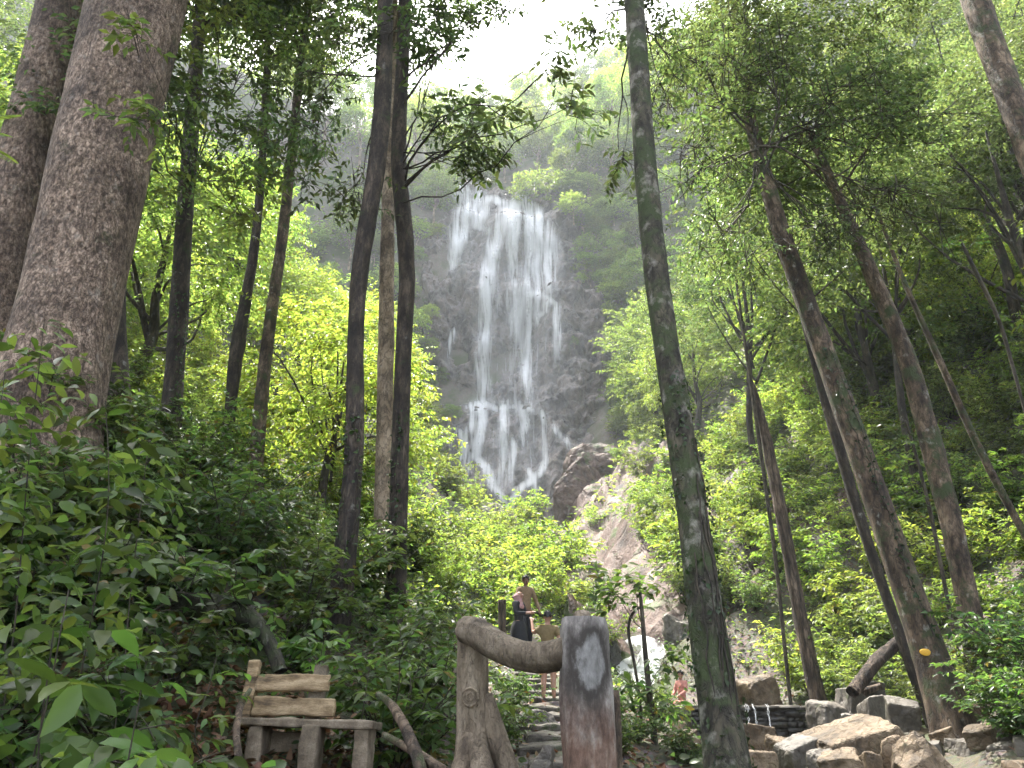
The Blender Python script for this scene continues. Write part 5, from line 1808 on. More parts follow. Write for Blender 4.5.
# young slender tree in front of the cascade
def sapling(label, pts, Y, leafs, seed, leaf="leaf_bank", L=0.15):
    P_, r_ = px_path(pts, Y)
    b_ = P_[0].copy()
    b_[2] = min(b_[2], Hs(b_[0], b_[1]) - .1)
    P_ = [b_] + P_[1:] if P_[0][2] - b_[2] < .3 else [b_] + P_
    r_ = r_ if len(r_) == len(P_) else [r_[0]] + r_
    t_ = thing("sapling", label, "sapling", tuple(b_))
    me_, _, _ = trunk_mesh([p - b_ for p in P_], r_, 8, .2, .05, seed, mat=M["twig"], name="trunk")
    put("trunk", me_, t_)
    for f in leafs:
        spray_part(t_, b_, [f[:6]], leaf=leaf, L=L, tl=.28, k=5, seed=seed, full=True, branch_from=at(f[6], f[7], Y), r0=.008, wr=.4)


sapling("slender young tree with broad leaves in front of the white cascade", [(657, 770, 8), (654, 735, 7), (649, 690, 6), (645, 650, 5), (642, 612, 4), (640, 592, 3)], 10.2, [(640, 582, 10.2, .32, .18, 26, 641, 600), (622, 596, 10.2, .2, .15, 10, 641, 605), (662, 690, 10.2, .3, .25, 24, 650, 690), (636, 680, 10.1, .15, .15, 8, 648, 680), (672, 655, 10.2, .2, .15, 10, 647, 665)], 81)
sapling("bare curving vine stem beside the young slender tree", [(640, 700, 3), (634, 660, 3), (627, 630, 3), (632, 610, 3), (642, 606, 2)], 10.5, [(632, 612, 10.5, .08, .06, 3, 632, 616)], 82)
sapling("thin leafy stem climbing beside the dead broken trunk", [(790, 700, 4), (776, 560, 4), (752, 390, 4), (743, 330, 3), (735, 270, 3), (731, 240, 2)], 18.9, [(735, 262, 18.9, .3, .3, 10, 738, 290), (745, 330, 18.9, .25, .3, 8, 743, 340)], 83, L=.12)
sapling("wiry stem rising between the two leaning trunks", [(955, 640, 4), (940, 560, 4), (930, 510, 4), (915, 450, 3), (905, 420, 2)], 14.5, [(908, 428, 14.5, .3, .3, 12, 915, 450), (935, 500, 14.5, .25, .3, 10, 932, 515)], 84, L=.12)
sapling("thin stem with drooping leaves under the right hand canopy", [(1022, 400, 3), (1000, 320, 4), (975, 270, 4), (960, 240, 3)], 15.0, [(965, 250, 15, .4, .3, 18, 985, 290), (1005, 330, 15, .3, .3, 14, 1003, 330)], 85, L=.13)

# tall herb with whorled leaves at the left edge
def herb(label, px, py, top, Y, n, L, seed, leaf="leaf_big", lean=0):
    rg = np.random.default_rng(seed)
    b_ = np.array(at(px, py, Y))
    b_[2] = Hs(b_[0], b_[1]) - .05
    e_ = np.array(at(px + lean, top, Y))
    t_ = thing("tall_herb", label, "plant", tuple(b_))
    t = np.linspace(0, 1, 12)[:, None]
    wob = rg.normal(0, .07, 3) * np.array([1, 1, 0])
    p_ = (e_ - b_) * t + np.sin(t * 3.1) * wob + np.sin(t * 7) * wob[::-1][[1, 2, 0]] * np.array([.3, .3, 0])
    V, F = tubes([p_], [0.0065 * (1 - .6 * t[:, 0])], 6)
    put("stem", new_mesh("stem", V, F, M["twig"], True), t_)
    O, D = [], []
    for q in range(n):
        tt = 0.25 + .75 * q / n
        c_ = (e_ - b_) * tt + np.sin(tt * 3.1) * wob + np.sin(tt * 7) * wob[::-1][[1, 2, 0]] * np.array([.3, .3, 0])
        for w_ in range(3):
            an = q * 1.3 + w_ * 2.1 + rg.normal(0, .3)
            O.append(c_)
            D.append((math.cos(an), math.sin(an), .25))
    res = spray_leaves(rg, np.array(O), norm(np.array(D)), .35, 5, L, full=True, wr=.36, droop=.35)
    put("foliage", leaf_mesh("foliage", res, M[leaf]), t_)


herb("tall leafy herb with tiered leaves rising before the massive trunk", 42, 560, 318, 4.6, 15, .15, 1)
herb("shorter tiered herb at the left edge beside the tall one", 6, 600, 372, 4.4, 11, .15, 2)
herb("leafy stem with pale broad leaves to the right of the tall herb", 108, 590, 400, 5.2, 10, .16, 3)
herb("low leafy stem with drooping leaves below the slim trunks", 150, 600, 440, 6.0, 10, .16, 4, leaf="leaf_bank")
herb("upright plant with large bright leaves beside the rotten log", 75, 720, 590, 3.6, 6, .2, 5)
herb("leaning plant with large glossy leaves on the near bank", 30, 740, 630, 3.3, 5, .22, 6, lean=14)
herb("low plant with wide pale leaves at the bottom edge", 120, 800, 690, 3.2, 4, .2, 7, lean=20)
herb("small broad leaved plant just left of the bench back", 222, 720, 655, 6.2, 4, .13, 8)
herb("leafy seedling growing over the bench back", 320, 700, 625, 7.0, 5, .12, 9, lean=8)
herb("leafy seedling right of the bench under the sinuous trunk", 372, 730, 665, 6.9, 6, .12, 10)
herb("drooping bright leaved plant near the right edge", 1015, 330, 180, 9.5, 7, .16, 11, leaf="leaf_light")

# fern fronds from the left edge
fern = thing("fern", "bright fern fronds reaching in from the left edge before the trunk", "fern", tuple(at(-60, 140, 5.0)))
b_ = np.array(fern.location)
for k, (ex, ey) in enumerate([(20, 116), (16, 165), (10, 138)]):
    e_ = np.array(at(ex, ey, 4.9)) - b_
    t = np.linspace(0, 1, 40)[:, None]
    p_ = e_ * t + np.array([0, 0, .08]) * np.sin(t * 3.0)
    tan = norm(np.gradient(p_, axis=0))
    V1, F1 = tubes([p_[::4]], [np.linspace(.005, .001, 10)], 5)
    up_ = np.array([0, -0.6, .8])
    sd = norm(np.cross(tan, up_))
    Ln = 0.10 * np.sin(np.clip(t[:, 0] * .9 + .1, 0, 1) * math.pi) ** .6 + .01
    P2 = np.concatenate([p_, p_])
    D2 = np.concatenate([sd + tan * .5, -sd + tan * .5])
    V2, F2 = leaves_simple(P2, D2, np.tile(up_, (80, 1)), np.tile(Ln, 2), np.full(80, .016))
    put("frond", new_mesh("frond", np.concatenate([V1, V2]), [F1, F2 + len(V1)], M["leaf_light"]), fern)
put("rhizome", trunk_mesh([(0, 0, -.4), (0, 0, -.1), (.02, 0, .04)], [.04, .04, .02], 8, .2, .2, 4, mat=M["bark_dead"], name="rhizome")[0], fern)

# ------------------------------------------------------------------ ground cover and leaf litter
rng = np.random.default_rng(99)


def ground_points(n, fn):
    out = []
    while sum(len(o) for o in out) < n:
        x, y = rng.uniform(-10, 16, 20000), rng.uniform(3.5, 26, 20000)
        k = fn(x, y)
        out.append(np.stack([x[k], y[k]], -1))
    q = np.concatenate(out)[:n]
    return q


def cover_ok(x, y):
    path = (np.abs(x - xp_(y)) < 0.42) & (y < 22)
    creek = (x > sx_(y) - 2.2) & (x < sx_(y) + 2.0) & (y < 23)
    litter = (x > -2.9) & (x < -0.7) & (y > 4.5) & (y < 7.2)
    n_ = fbm(x * .6, y * .6, 0, 66, 3)
    return ~path & ~creek & (n_ > -0.22) & (~litter | (n_ > .25))


q = ground_points(26000, cover_ok)
hz = H(q[:, 0], q[:, 1]) + rng.uniform(0.02, 0.28, len(q)) ** 1.2
P_ = np.stack([q[:, 0], q[:, 1], hz], -1)
a = rng.uniform(0, 6.28, len(q))
D = np.stack([np.cos(a), np.sin(a), rng.uniform(-.4, .5, len(q))], -1)
Nn = np.array([[0, -.2, 1.0]]) + rng.normal(0, .45, (len(q), 3))
L = rng.uniform(.06, .15, len(q))
V, T, Q = leaves_full(P_, D, Nn, L, L * .5, .1, rng.uniform(.1, .4, len(q)))
tag(put("ground_cover", new_mesh("ground_cover", V, [T, Q], M["leaf_bank"], True)), "low creeping leaves covering the soil of both banks", "ground cover", kind="stuff")


n_ = 90000
yy = 13 + (96 - 13) * rng.uniform(0, 1, n_) ** 1.15
xx = rng.uniform(-1, 1, n_) * (yy * .8 + 3)
zz = H(xx, yy)
d_ = np.abs(xx - sx_(yy))
inpath = (np.abs(xx - xp_(yy)) < .6) & (yy < 22)
pxx = 512 + FPX * xx / (yy * CP + (zz - CAMZ) * SP)
pyy = 384 - FPX * (-yy * SP + (zz - CAMZ) * CP) / (yy * CP + (zz - CAMZ) * SP)
bare = (pxx > 560) & (pxx < 684) & (pyy > 420) & (pyy < 640) & (yy > 28) & (fbm(xx * .35, yy * .35, 0, 8, 3) < .04)
k_ = (d_ > np.where(yy < 23, 2.4, 1.6)) & ~inpath & (pxx > -40) & (pxx < 1064) & (pyy < 700) & ~bare & ~((np.abs(xx) < 15) & (yy > 64))
xx, yy, zz = xx[k_], yy[k_], zz[k_]
L = np.clip(.0075 * yy, .12, .55) * rng.uniform(.7, 1.3, len(xx))
cl = np.clip(fbm(xx * .5, yy * .5, 0, 12, 3) + .35, .05, 1)
P_ = np.stack([xx, yy, zz + rng.uniform(.02, 1, len(xx)) ** 1.5 * cl * np.clip(.03 * yy + .4, .5, 2.4)], -1)
a = rng.uniform(0, 6.28, len(xx))
D = np.stack([np.cos(a), np.sin(a), rng.uniform(-.4, .5, len(xx))], -1)
V, F = leaves_simple(P_, D, np.array([[0, -.3, 1.0]]) + rng.normal(0, .5, (len(xx), 3)), L, L * .5)
tag(put("undergrowth", new_mesh("undergrowth", V, F, M["leaf_light"])), "dense green undergrowth covering the valley slopes between the trees", "undergrowth", kind="stuff")


def litter_ok(x, y):
    creek = (x > sx_(y) - 1.4) & (x < sx_(y) + 1.2)
    near_ = (x < 1.6) & (y < 12)
    return ~creek & (near_ | (rng.uniform(0, 1, len(x)) < .12))


q = ground_points(15000, litter_ok)
q = np.concatenate([q, np.stack([rng.uniform(-3.6, -.7, 5000), rng.uniform(4.2, 8.0, 5000)], -1)])
P_ = np.stack([q[:, 0], q[:, 1], H(q[:, 0], q[:, 1]) + rng.uniform(.0, .05, len(q))], -1)
a = rng.uniform(0, 6.28, len(q))
D = np.stack([np.cos(a), np.sin(a), rng.normal(0, .25, len(q))], -1)
L = rng.uniform(.05, .13, len(q))
V, T, Q = leaves_full(P_, D, np.array([[0, 0, 1.0]]) + rng.normal(0, .35, (len(q), 3)), L, L * .5, .15, rng.normal(0, .35, len(q)))
tag(put("leaf_litter", new_mesh("leaf_litter", V, [T, Q], M["leaf_litter"], True)), "dry brown fallen leaves scattered over the soil", "leaf litter", kind="stuff")

# ------------------------------------------------------------------ stone steps


def box_arr(x0_, x1_, y0_, y1_, z0_, z1_):
    V = np.array([(x0_, y0_, z0_), (x1_, y0_, z0_), (x1_, y1_, z0_), (x0_, y1_, z0_), (x0_, y0_, z1_), (x1_, y0_, z1_), (x1_, y1_, z1_), (x0_, y1_, z1_)], float)
    F = np.array([(0, 3, 2, 1), (4, 5, 6, 7), (0, 1, 5, 4), (1, 2, 6, 5), (2, 3, 7, 6), (3, 0, 4, 7)])
    return V, F


def rough_box(name, dims, seed, mat, bev=0.015, amp=0.012, sub=0.07, taper=None):
    """worn block centred on the origin"""
    bm_ = bmesh.new()
    bmesh.ops.create_cube(bm_, size=1.0)
    for v in bm_.verts:
        v.co = Vector((v.co.x * dims[0], v.co.y * dims[1], v.co.z * dims[2]))
        if taper:
            taper(v)
    bmesh.ops.bevel(bm_, geom=list(bm_.edges), offset=bev, segments=2, affect='EDGES', profile=.5)
    bmesh.ops.triangulate(bm_, faces=list(bm_.faces))
    for _ in range(4):
        ed = [e for e in bm_.edges if e.calc_length() > sub]
        if not ed or len(bm_.verts) > 5000:
            break
        bmesh.ops.subdivide_edges(bm_, edges=ed, cuts=1)
        bmesh.ops.triangulate(bm_, faces=[f for f in bm_.faces if len(f.verts) > 3])
    bm_.normal_update()
    co = np.array([v.co for v in bm_.verts])
    nn = np.array([v.normal for v in bm_.verts])
    d = fbm(co[:, 0] * 7, co[:, 1] * 7, co[:, 2] * 7, seed, 4) * amp * 2
    for v, c_, n_, dd in zip(bm_.verts, co, nn, d):
        v.co = Vector(c_ + n_ * dd)
    me_ = bpy.data.meshes.new(name)
    bm_.to_mesh(me_)
    bm_.free()
    me_.materials.append(mat)
    return me_


stair = thing("stone_staircase", "worn stone steps climbing between the gate posts towards the people", "stairs", (0.45, 6, Hs(.45, 6)))
sb = np.array(stair.location)
rng = np.random.default_rng(15)
y = 6.0
k = 0
while y < 20.5:
    zt = float(pz_(y))
    w_ = rng.uniform(0.5, 0.85)
    d_ = 0.62
    me_ = rough_box("step", (w_, d_ + .1, .26), 40 + k, M["step_rock"], .03, .025, .14)
    put("step", me_, stair, (float(xp_(y)) + rng.normal(0, .07) - sb[0], y - sb[1], zt - .07 - sb[2]), (rng.normal(0, .03), rng.normal(0, .04), rng.normal(0, .13)))
    y += d_ * rng.uniform(.85, 1.15)
    k += 1

# ------------------------------------------------------------------ gate made of imitation tree trunks
gate = thing("trunk_gate", "rustic gate of two thick trunk shaped posts joined by a sagging beam", "gate", tuple(at(520, 768, 5.2)))
gate.location.z = Hs(gate.location.x, 5.2) - .1
gb = np.array(gate.location)


def gpart(name, pts, Y0, Y1, mat, seed, n=28, flare=0.0, lump=.1, barkrel=.06, parent=gate, down=True):
    P_, r_ = px_path(pts, Y0, Y1)
    if down:
        g_ = P_[0].copy()
        g_[2] = Hs(g_[0], g_[1]) - .15
        P_ = [g_] + P_
        r_ = [r_[0] * 1.05] + r_
    me_, _, _ = trunk_mesh([p - gb for p in P_], r_, n, flare, barkrel, seed, 4, M[mat], lump=lump, name=name)
    return put(name, me_, parent)


GYR, GYL = 5.0, 5.5
pc = at(590, 664, GYR - .15)
POST_PATCH = tuple(np.array(pc) - gb)
M["concrete_red"] = post_mat()
post = gpart("post", [(590, 775, 55), (588, 720, 54), (586, 670, 52), (585, 635, 50), (585, 622, 49), (585, 618, 44)], GYR, GYR, "concrete_red", 3, n=64, lump=.14, barkrel=.2)
post["label"] = "reddish thick post with a smooth grey plaster patch"
# plaster patch: a bulging oval with a rim set into the post's face


def oval(name, c_, w_, h_, d_, mat, seed, parent, rough=.06):
    bm_ = bmesh.new()
    bmesh.ops.create_icosphere(bm_, subdivisions=4, radius=1)
    for v in bm_.verts:
        s_ = 1 + rough * (float(fbm(v.co.x * 2, v.co.y * 2, v.co.z * 2, seed, 3)) * 2 + 1.2 * float(fbm(v.co.x * 7, v.co.y * 7, v.co.z * 7, seed + 1, 2)))
        v.co = Vector((v.co.x * w_ * s_, v.co.y * d_, v.co.z * h_ * s_))
    me_ = bpy.data.meshes.new(name)
    bm_.to_mesh(me_)
    bm_.free()
    me_.polygons.foreach_set("use_smooth", [True] * len(me_.polygons))
    me_.materials.append(M[mat])
    return put(name, me_, parent, tuple(np.array(c_) - gb))


oval("top_stone", at(582, 616, GYR), .055, .04, .05, "concrete_bark", 6, gate)
post2 = gpart("post", [(474, 775, 44), (474, 740, 38), (473, 700, 33), (473, 660, 31), (473, 630, 31), (473, 619, 28)], GYL, GYL, "concrete_bark", 4, n=36, lump=.14, barkrel=.14)
post2["label"] = "slimmer brown post with a round knot and spreading roots"
gpart("root", [(520, 800, 26), (504, 760, 24), (494, 725, 20), (486, 695, 14)], GYL - .1, GYL - .02, "concrete_bark", 7, 18)
gpart("root", [(452, 800, 22), (462, 770, 22), (470, 735, 16)], GYL - .25, GYL - .1, "concrete_bark", 8, 18)
gpart("root", [(488, 800, 24), (482, 770, 24), (478, 745, 18)], GYL - .4, GYL - .14, "concrete_bark", 9, 18)
# round knot with rings
kc = at(470, 697, GYL - .115)
Vs, Fs, base = [], [], 0
for q, rad in enumerate((.052, .022)):
    an = np.linspace(0, 2 * math.pi, 25)[:-1]
    ring = np.stack([np.cos(an) * rad, np.full(24, -.012 * q - .004), np.sin(an) * rad * 1.05], -1)
    pts_ = np.concatenate([ring, ring[:1]])
    v, f = tubes([pts_], [.005 + .004 * np.abs(np.sin(np.arange(25) * 1.7 + q)) * (np.arange(25) % 24 > 0)], 8)
    Vs.append(v)
    Fs.append(f + base)
    base += len(v)
put("knot", new_mesh("knot", np.concatenate(Vs) + (np.array(kc) - gb), np.concatenate(Fs), M["concrete_bark"], True), gate)
gpart("beam", [(463, 629, 24), (474, 630, 27), (484, 638, 29), (500, 648, 29), (520, 656, 30), (540, 658, 31), (556, 655, 31), (572, 650, 30)], GYL - .1, GYR + .02, "concrete_bark", 11, 32, down=False, lump=.2, barkrel=.14)
gpart("stub", [(505, 650, 14), (505, 640, 13), (505, 637, 10)], GYL - .26, GYL - .26, "concrete_bark", 12, 14, down=False)
st = log("short square stump standing behind the right gate post", [(612, 790, 22), (612, 740, 20), (611, 700, 18), (611, 690, 16)], 5.9, 5.9, "bark_brown", 47, name="tree_stump", cat="stump", flare=.1, lump=.1, barkrel=.1)
log("brown cut post standing beside the woman", [(503, 648, 8), (502, 620, 8), (502, 600, 8)], 17.0, 17.0, "bark_dead", 48, name="wooden_post", cat="post", flare=.1, lump=.05, barkrel=.1)

# ------------------------------------------------------------------ bench
BY = 6.5
bo = at(312, 722, BY)
bg_z = Hs(bo.x, bo.y)
mm = mpp(312, 722, BY)
bench = thing("wooden_bench", "weathered plank bench with two backrest boards and a seat wider than its back", "bench", (bo.x, bo.y, bg_z - .05))
bb = np.array(bench.location)


def bpart(name, px, py, w, h, dpt, Y, mat, seed, rot=(0, 0, 0), bev=.014, amp=.011, taper=None):
    c_ = at(px, py, Y)
    me_ = rough_box(name, (w * mm, dpt, h * mm), seed, M[mat], bev, amp, .06, taper)
    return put(name, me_, bench, tuple(np.array(c_) - bb), rot)


bpart("seat", 313, 724, 132, 8, .42, BY + .1, "bench_grey", 1, (R(-3), R(1.6), 0))
bpart("backrest_board", 294, 683, 76, 17, .05, BY + .22, "bench_plank", 2, (R(-14), R(.5), R(2)))
bpart("backrest_board", 294, 707, 84, 18, .05, BY + .16, "bench_plank", 3, (R(-12), R(1.2), R(2)))
bpart("back_post", 250, 693, 13, 66, .09, BY + .24, "bench_plank", 4, (R(-14), R(-1), 0))
bpart("back_post", 317, 694, 16, 60, .07, BY + .32, "bench_grey", 5, (R(-14), R(2), 0))
legh = (at(300, 728, BY).z - bg_z + .2) / mm
for k, (px, wd, yy) in enumerate([(257, 14, BY + .05), (310, 17, BY - .02), (363, 15, BY + .05)]):
    bpart("leg", px, 728 + legh / 2, wd, legh, .3, yy, "bench_grey", 6 + k, (0, R(2 if k == 1 else 0), 0))
bpart("stretcher", 284, 742, 40, 20, .05, BY + .2, "bench_grey", 9)

# ------------------------------------------------------------------ people


def skin_obj(name, pts, edges, mat, parent=None, sub=2, root=0):
    """pts: list of (x, y, z, rx, ry); grown into one continuous surface"""
    me_ = bpy.data.meshes.new(name)
    me_.from_pydata([p[:3] for p in pts], edges, [])
    o_ = bpy.data.objects.new(name, me_)
    COL.objects.link(o_)
    md = o_.modifiers.new("skin", 'SKIN')
    md.use_smooth_shade = True
    for k_, p in enumerate(pts):
        v = me_.skin_vertices[0].data[k_]
        v.radius = (p[3], p[4] if len(p) > 4 else p[3])
        v.use_root = (k_ == root)
    ms = o_.modifiers.new("sub", 'SUBSURF')
    ms.levels = ms.render_levels = sub
    dg = bpy.context.evaluated_depsgraph_get()
    ev = o_.evaluated_get(dg)
    m2 = bpy.data.meshes.new_from_object(ev)
    m2.name = name
    m2.materials.clear()
    m2.materials.append(mat)
    m2.polygons.foreach_set("use_smooth", [True] * len(m2.polygons))
    o_.modifiers.clear()
    o_.data = m2
    bpy.data.meshes.remove(me_)
    if parent:
        o_.parent = parent
    return o_


def ball(name, c_, r_, mat, parent, seg=12):
    bm_ = bmesh.new()
    bmesh.ops.create_uvsphere(bm_, u_segments=seg * 2, v_segments=seg, radius=1)
    for v in bm_.verts:
        v.co = Vector((v.co.x * r_[0] + c_[0], v.co.y * r_[1] + c_[1], v.co.z * r_[2] + c_[2]))
    me_ = bpy.data.meshes.new(name)
    bm_.to_mesh(me_)
    bm_.free()
    me_.polygons.foreach_set("use_smooth", [True] * len(me_.polygons))
    me_.materials.append(mat)
    return put(name, me_, parent)


def person(label, loc, rz, h, skin, shirt, pants, armL, armR, legs="stand", hijab=None, shorts=False, hair=True, sleeves=True, skirt=False):
    """faces -Y before turning; arm = (elbow, wrist) in body units of the height"""
    t_ = thing("person", label, "person", loc, rz)
    S = M[skin]
    k_ = h
    hip, kn, sh, nk, hd = .50, .27, .80, .855, .925
    if legs == "sit":
        dz = -hip + .10
        kneeL, footL = (.055, -.22, .50 - .02), (.06, -.16, .285)
        kneeR, footR = (-.055, -.23, .50 - .02), (-.06, -.20, .285)
        kneeL, footL, kneeR, footR = [(a_, b_, c_ - .0) for a_, b_, c_ in (kneeL, footL, kneeR, footR)]
    else:
        dz = 0
        kneeL, footL = (.055, -.015, .27), (.06, .01, .035)
        kneeR, footR = (-.055, -.02, .27), (-.06, .0, .035)
    pts, ed = [], []

    def add(p, r, r2=None):
        pts.append((p[0] * k_, p[1] * k_, p[2] * k_, r * k_, (r2 or r) * k_))
        return len(pts) - 1

    pel = add((0, 0, hip), .072, .058)
    wst = add((0, .0, .60), .066, .05)
    chs = add((0, .005, .72), .082, .058)
    shc = add((0, .008, sh - .01), .06, .05)
    nkv = add((0, .004, nk), .028)
    chin = add((0, -.008, .885), .036, .042)
    hed = add((0, -.004, .935), .046, .055)
    crn = add((0, .002, .972), .034, .04)
    ed += [(pel, wst), (wst, chs), (chs, shc), (shc, nkv), (nkv, chin), (chin, hed), (hed, crn)]
    hands = []
    for sgn, arm in ((1, armL), (-1, armR)):
        s0_ = add((sgn * .098, .006, sh), .036)
        el = add(arm[0], .026)
        wr_ = add(arm[1], .018)
        dv = np.array(arm[1]) - np.array(arm[0])
        dv = dv / np.linalg.norm(dv)
        pm = add(np.array(arm[1]) + dv * .04, .021, .013)
        ed += [(shc, s0_), (s0_, el), (el, wr_), (wr_, pm)]
        hands.append((np.array(arm[1]) + dv * .045, dv, sgn))
    for sgn, kp, fp in ((1, kneeL, footL), (-1, kneeR, footR)):
        h_ = add((sgn * .05, 0, hip - .03), .056)
        kk = add(kp, .036)
        cf = add((kp[0] * .5 + fp[0] * .5, kp[1] * .5 + fp[1] * .5 + .012, kp[2] * .55 + fp[2] * .45), .033)
        an = add(fp, .022)
        to = add((fp[0], fp[1] - .085, fp[2] - .02), .02, .014)
        ed += [(pel, h_), (h_, kk), (kk, cf), (cf, an), (an, to)]
    body = skin_obj("body", pts, ed, S, t_, 2, pel)
    # fingers: five short chains per hand
    for hp, dv, sgn in hands:
        sidev = np.cross(dv, (0, 0, 1.0))
        sidev = sidev / max(1e-4, np.linalg.norm(sidev))
        upv = np.cross(sidev, dv)
        fv, fe = [], []
        pth, prd = [], []
        for q in range(4):
            o_ = hp + sidev * (q - 1.5) * .0095
            ln = (.036, .042, .04, .03)[q]
            pth.append(np.array([o_, o_ + dv * ln * .5 - upv * .002, o_ + dv * ln - upv * .012]) * k_)
            prd.append(np.array([.0058, .0052, .0038]) * k_)
        o_ = hp - dv * .015 + sidev * sgn * .016
        pth.append(np.array([o_, o_ + dv * .018 + sidev * sgn * .014, o_ + dv * .034 + sidev * sgn * .016 - upv * .006]) * k_)
        prd.append(np.array([.0065, .006, .0042]) * k_)
        V, F = tubes(pth, prd, 6)
        put("fingers", new_mesh("fingers", V, F, S, True), t_)
    # face
    ball("nose", (0, -.062 * k_, .921 * k_), (.009 * k_, .012 * k_, .016 * k_), S, t_, 6)
    for sgn in (1, -1):
        ball("eye", (sgn * .02 * k_, -.056 * k_, .938 * k_), (.008 * k_, .005 * k_, .005 * k_), M["eye"], t_, 6)
        if not hijab:
            ball("ear", (sgn * .047 * k_, .0, .928 * k_), (.007 * k_, .014 * k_, .02 * k_), S, t_, 6)
    ball("mouth", (0, -.053 * k_, .898 * k_), (.016 * k_, .006 * k_, .005 * k_), M["lip"], t_, 6)
    if hair and not hijab:
        bm_ = bmesh.new()
        bmesh.ops.create_icosphere(bm_, subdivisions=4, radius=1)
        for v in list(bm_.verts):
            if v.co.z < -.35 or (v.co.y < -.45 and v.co.z < .38):
                bm_.verts.remove(v)
        for v in bm_.verts:
            s_ = 1 + .05 * float(fbm(v.co.x * 5, v.co.y * 5, v.co.z * 5, 3, 2))
            v.co = Vector((v.co.x * .053 * k_ * s_, (v.co.y * .064 + .002) * k_ * s_, (v.co.z * .058 + .947) * k_ * s_))
        me_ = bpy.data.meshes.new("hair")
        bm_.to_mesh(me_)
        bm_.free()
        me_.materials.append(M["hair"])
        put("hair", me_, t_)
    # shirt over torso and arms
    pts, ed = [], []
    a0 = add((0, 0, .485 if not skirt else .44), .084, .07)
    a1_ = add((0, 0, .60), .078, .062)
    a2_ = add((0, .005, .72), .093, .068)
    a3_ = add((0, .008, sh - .005), .068, .058)
    a4_ = add((0, .006, .838), .04)
    ed += [(a0, a1_), (a1_, a2_), (a2_, a3_), (a3_, a4_)]
    for sgn, arm in ((1, armL), (-1, armR)):
        s0_ = add((sgn * .1, .006, sh), .046)
        A0, E0, W0 = np.array((sgn * .1, .006, sh)), np.array(arm[0]), np.array(arm[1])
        if sleeves:
            e1 = add(arm[0], .034)
            w1 = add(E0 + (W0 - E0) * .85, .026)
            ed += [(a3_, s0_), (s0_, e1), (e1, w1)]
        else:
            e1 = add(A0 + (E0 - A0) * .65, .04)
            ed += [(a3_, s0_), (s0_, e1)]
    if shirt:
        skin_obj("shirt", pts, ed, M[shirt], t_, 2, a0)
    pts, ed = [], []
    p0 = add((0, 0, .53), .083, .069)
    p1 = add((0, 0, hip - .015), .084, .07)
    ed.append((p0, p1))
    for sgn, kp, fp in ((1, kneeL, footL), (-1, kneeR, footR)):
        if skirt:
            continue
        h_ = add((sgn * .052, 0, hip - .05), .066)
        kk = add((kp[0], kp[1], kp[2] + (.03 if shorts else 0)), .05)
        ed += [(p1, h_), (h_, kk)]
        if not shorts:
            an = add((fp[0], fp[1], fp[2] + .03), .037)
            ed.append((kk, an))
    if skirt:
        k1 = add((0, -.0, .3), .10, .085)
        k2 = add((0, .01, .06), .115, .10)
        ed += [(p1, k1), (k1, k2)]
    if skirt:
        tz = np.linspace(.56, .05, 10)
        V, F = tubes([np.stack([0 * tz, .004 + 0 * tz, tz], -1) * k_], [np.interp(tz, [.05, .3, .5, .56], [.145, .135, .105, .08]) * k_], 24)
        put("skirt", new_mesh("skirt", V, F, M[pants], True), t_)
    else:
        skin_obj("shorts" if shorts else "trousers", pts, ed, M[pants], t_, 2, p0)
    if hijab:
        pts, ed = [], []
        b0 = add((0, .018, .955), .058, .056)
        b1 = add((0, .022, .905), .058, .052)
        b2 = add((0, .01, .845), .07, .06)
        b3 = add((0, -.005, .77), .105, .078)
        b4 = add((0, -.02, .71), .07, .06)
        ed += [(b0, b1), (b1, b2), (b2, b3), (b3, b4)]
        skin_obj("headscarf", pts, ed, M[hijab], t_, 2, b2)
    return t_


def stand_at(px, py_feet, Y):
    p = at(px, py_feet, Y)
    return (p.x, p.y, float(pz_(Y)) + .06)


person("man in an olive brown top and black trousers standing on the upper steps", (at(526, 648, 19).x, 19.0, float(pz_(19)) + .06), R(25), 1.66, "skin_dark", "cloth_brown", "cloth_black",
       ((.17, .0, .64), (.17, -.09, .52)), ((-.16, .0, .64), (-.15, -.1, .52)))
person("woman in a pink headscarf and black dress gesturing beside the man", (at(519, 648, 17.2).x, 17.2, float(pz_(17.2)) - .05), R(60), 1.5, "skin", "cloth_black", "cloth_black",
       ((.15, -.03, .66), (.08, -.17, .68)), ((-.15, -.03, .66), (-.06, -.19, .66)), hijab="cloth_pink", skirt=True)
person("boy seen from behind in an olive shirt and dark shorts climbing the steps", (at(549, 706, 12).x, 12.0, float(pz_(12)) + .06), R(180 - 12), 1.24, "skin", "cloth_olive", "cloth_black",
       ((.19, -.08, .76), (.22, -.15, .89)), ((-.15, -.0, .66), (-.13, -.08, .56)), shorts=True, sleeves=False)
sz_seat = ztop + .06
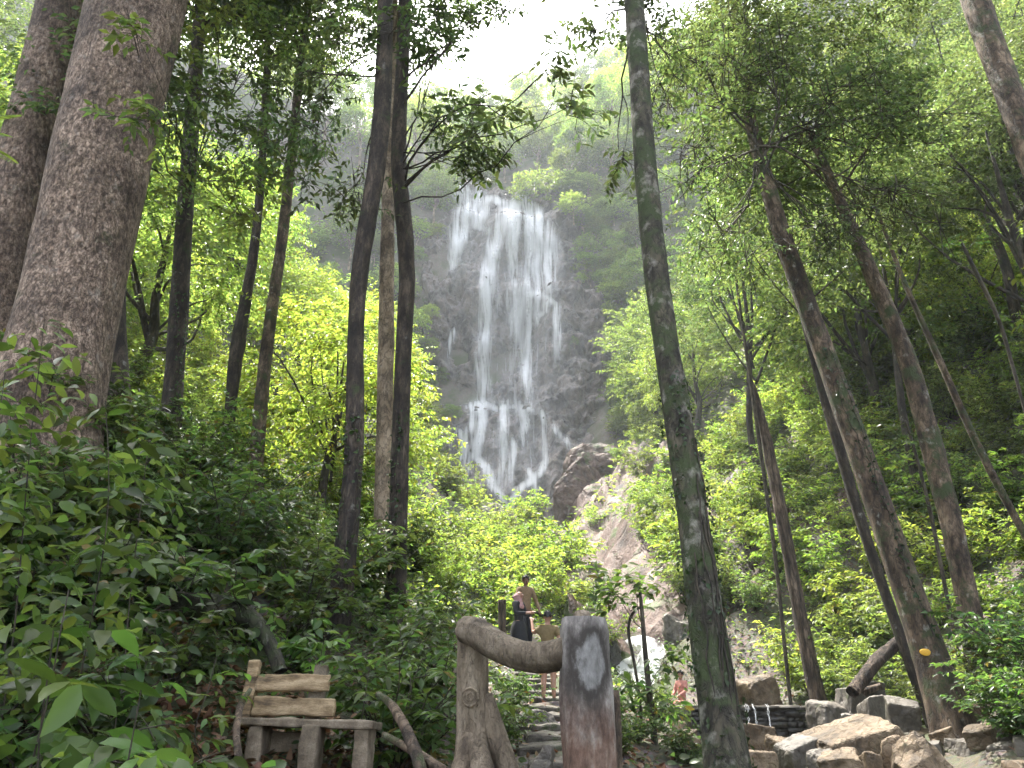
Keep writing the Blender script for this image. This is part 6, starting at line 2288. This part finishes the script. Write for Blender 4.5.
person("person with pink clothes and brown hair sitting on the dam crest", (at(683, 708, 18.3).x, 18.3, sz_seat - .44 * 1.25), R(-60), 1.25, "skin", "cloth_salmon", "cloth_salmon",
       ((.15, -.04, .66), (.09, -.16, .58)), ((-.15, -.03, .66), (-.08, -.17, .57)), legs="sit")
p = at(595, 602, 42)
person("tiny person in a blue shirt on the rocks of the upper stream", (p.x, 42.0, p.z - .55), R(30), 1.6, "skin_dark", "cloth_blue", "cloth_black",
       ((.15, -.04, .66), (.09, -.16, .58)), ((-.15, -.03, .66), (-.08, -.17, .57)), legs="sit")

# ------------------------------------------------------------------ keep the plants that the view shows, about 285 of a kind at most
dg = bpy.context.evaluated_depsgraph_get()
dg.update()
hits = {}
co_ = Vector((0, 0, CAMZ))
for iy in range(0, 768, 6):
    for ix in range(0, 1024, 6):
        d_ = (at(ix + 3, iy + 3, 10) - co_).normalized()
        ok_, l_, n_, i_, ob_, mx_ = scene.ray_cast(dg, co_ + d_ * .06, d_)
        if ok_:
            r_ = ob_
            while r_.parent:
                r_ = r_.parent
            hits[r_.name] = hits.get(r_.name, 0) + 1
for kind_, most in (("shrub", 285), ("tree", 270)):
    roots = [o for o in COL.objects if o.parent is None and o.name.split(".")[0] == kind_ and o.get("group")]
    roots.sort(key=lambda o: -hits.get(o.name, 0))
    for o in roots[most:]:
        for ch in list(o.children):
            bpy.data.objects.remove(ch)
        bpy.data.objects.remove(o)
    print(kind_, len(roots), "fewest hits kept", hits.get(roots[min(most, len(roots)) - 1].name, 0))

# ------------------------------------------------------------------ the hazy air of the gorge
m, nt, out = nmat("haze")
pv = nt.nodes.new("ShaderNodeVolumePrincipled")
pv.inputs["Color"].default_value = (0.86, 0.93, 1.0, 1)
pv.inputs["Density"].default_value = 0.0006
pv.inputs["Anisotropy"].default_value = 0.35
nt.links.new(pv.outputs[0], out.inputs["Volume"])
V, F = box_arr(-170, 170, -45, 270, -4, 235)
hz_o = put("haze", new_mesh("haze", V, F, m))
tag(hz_o, "pale sunlit haze filling the gorge", "haze", kind="stuff")
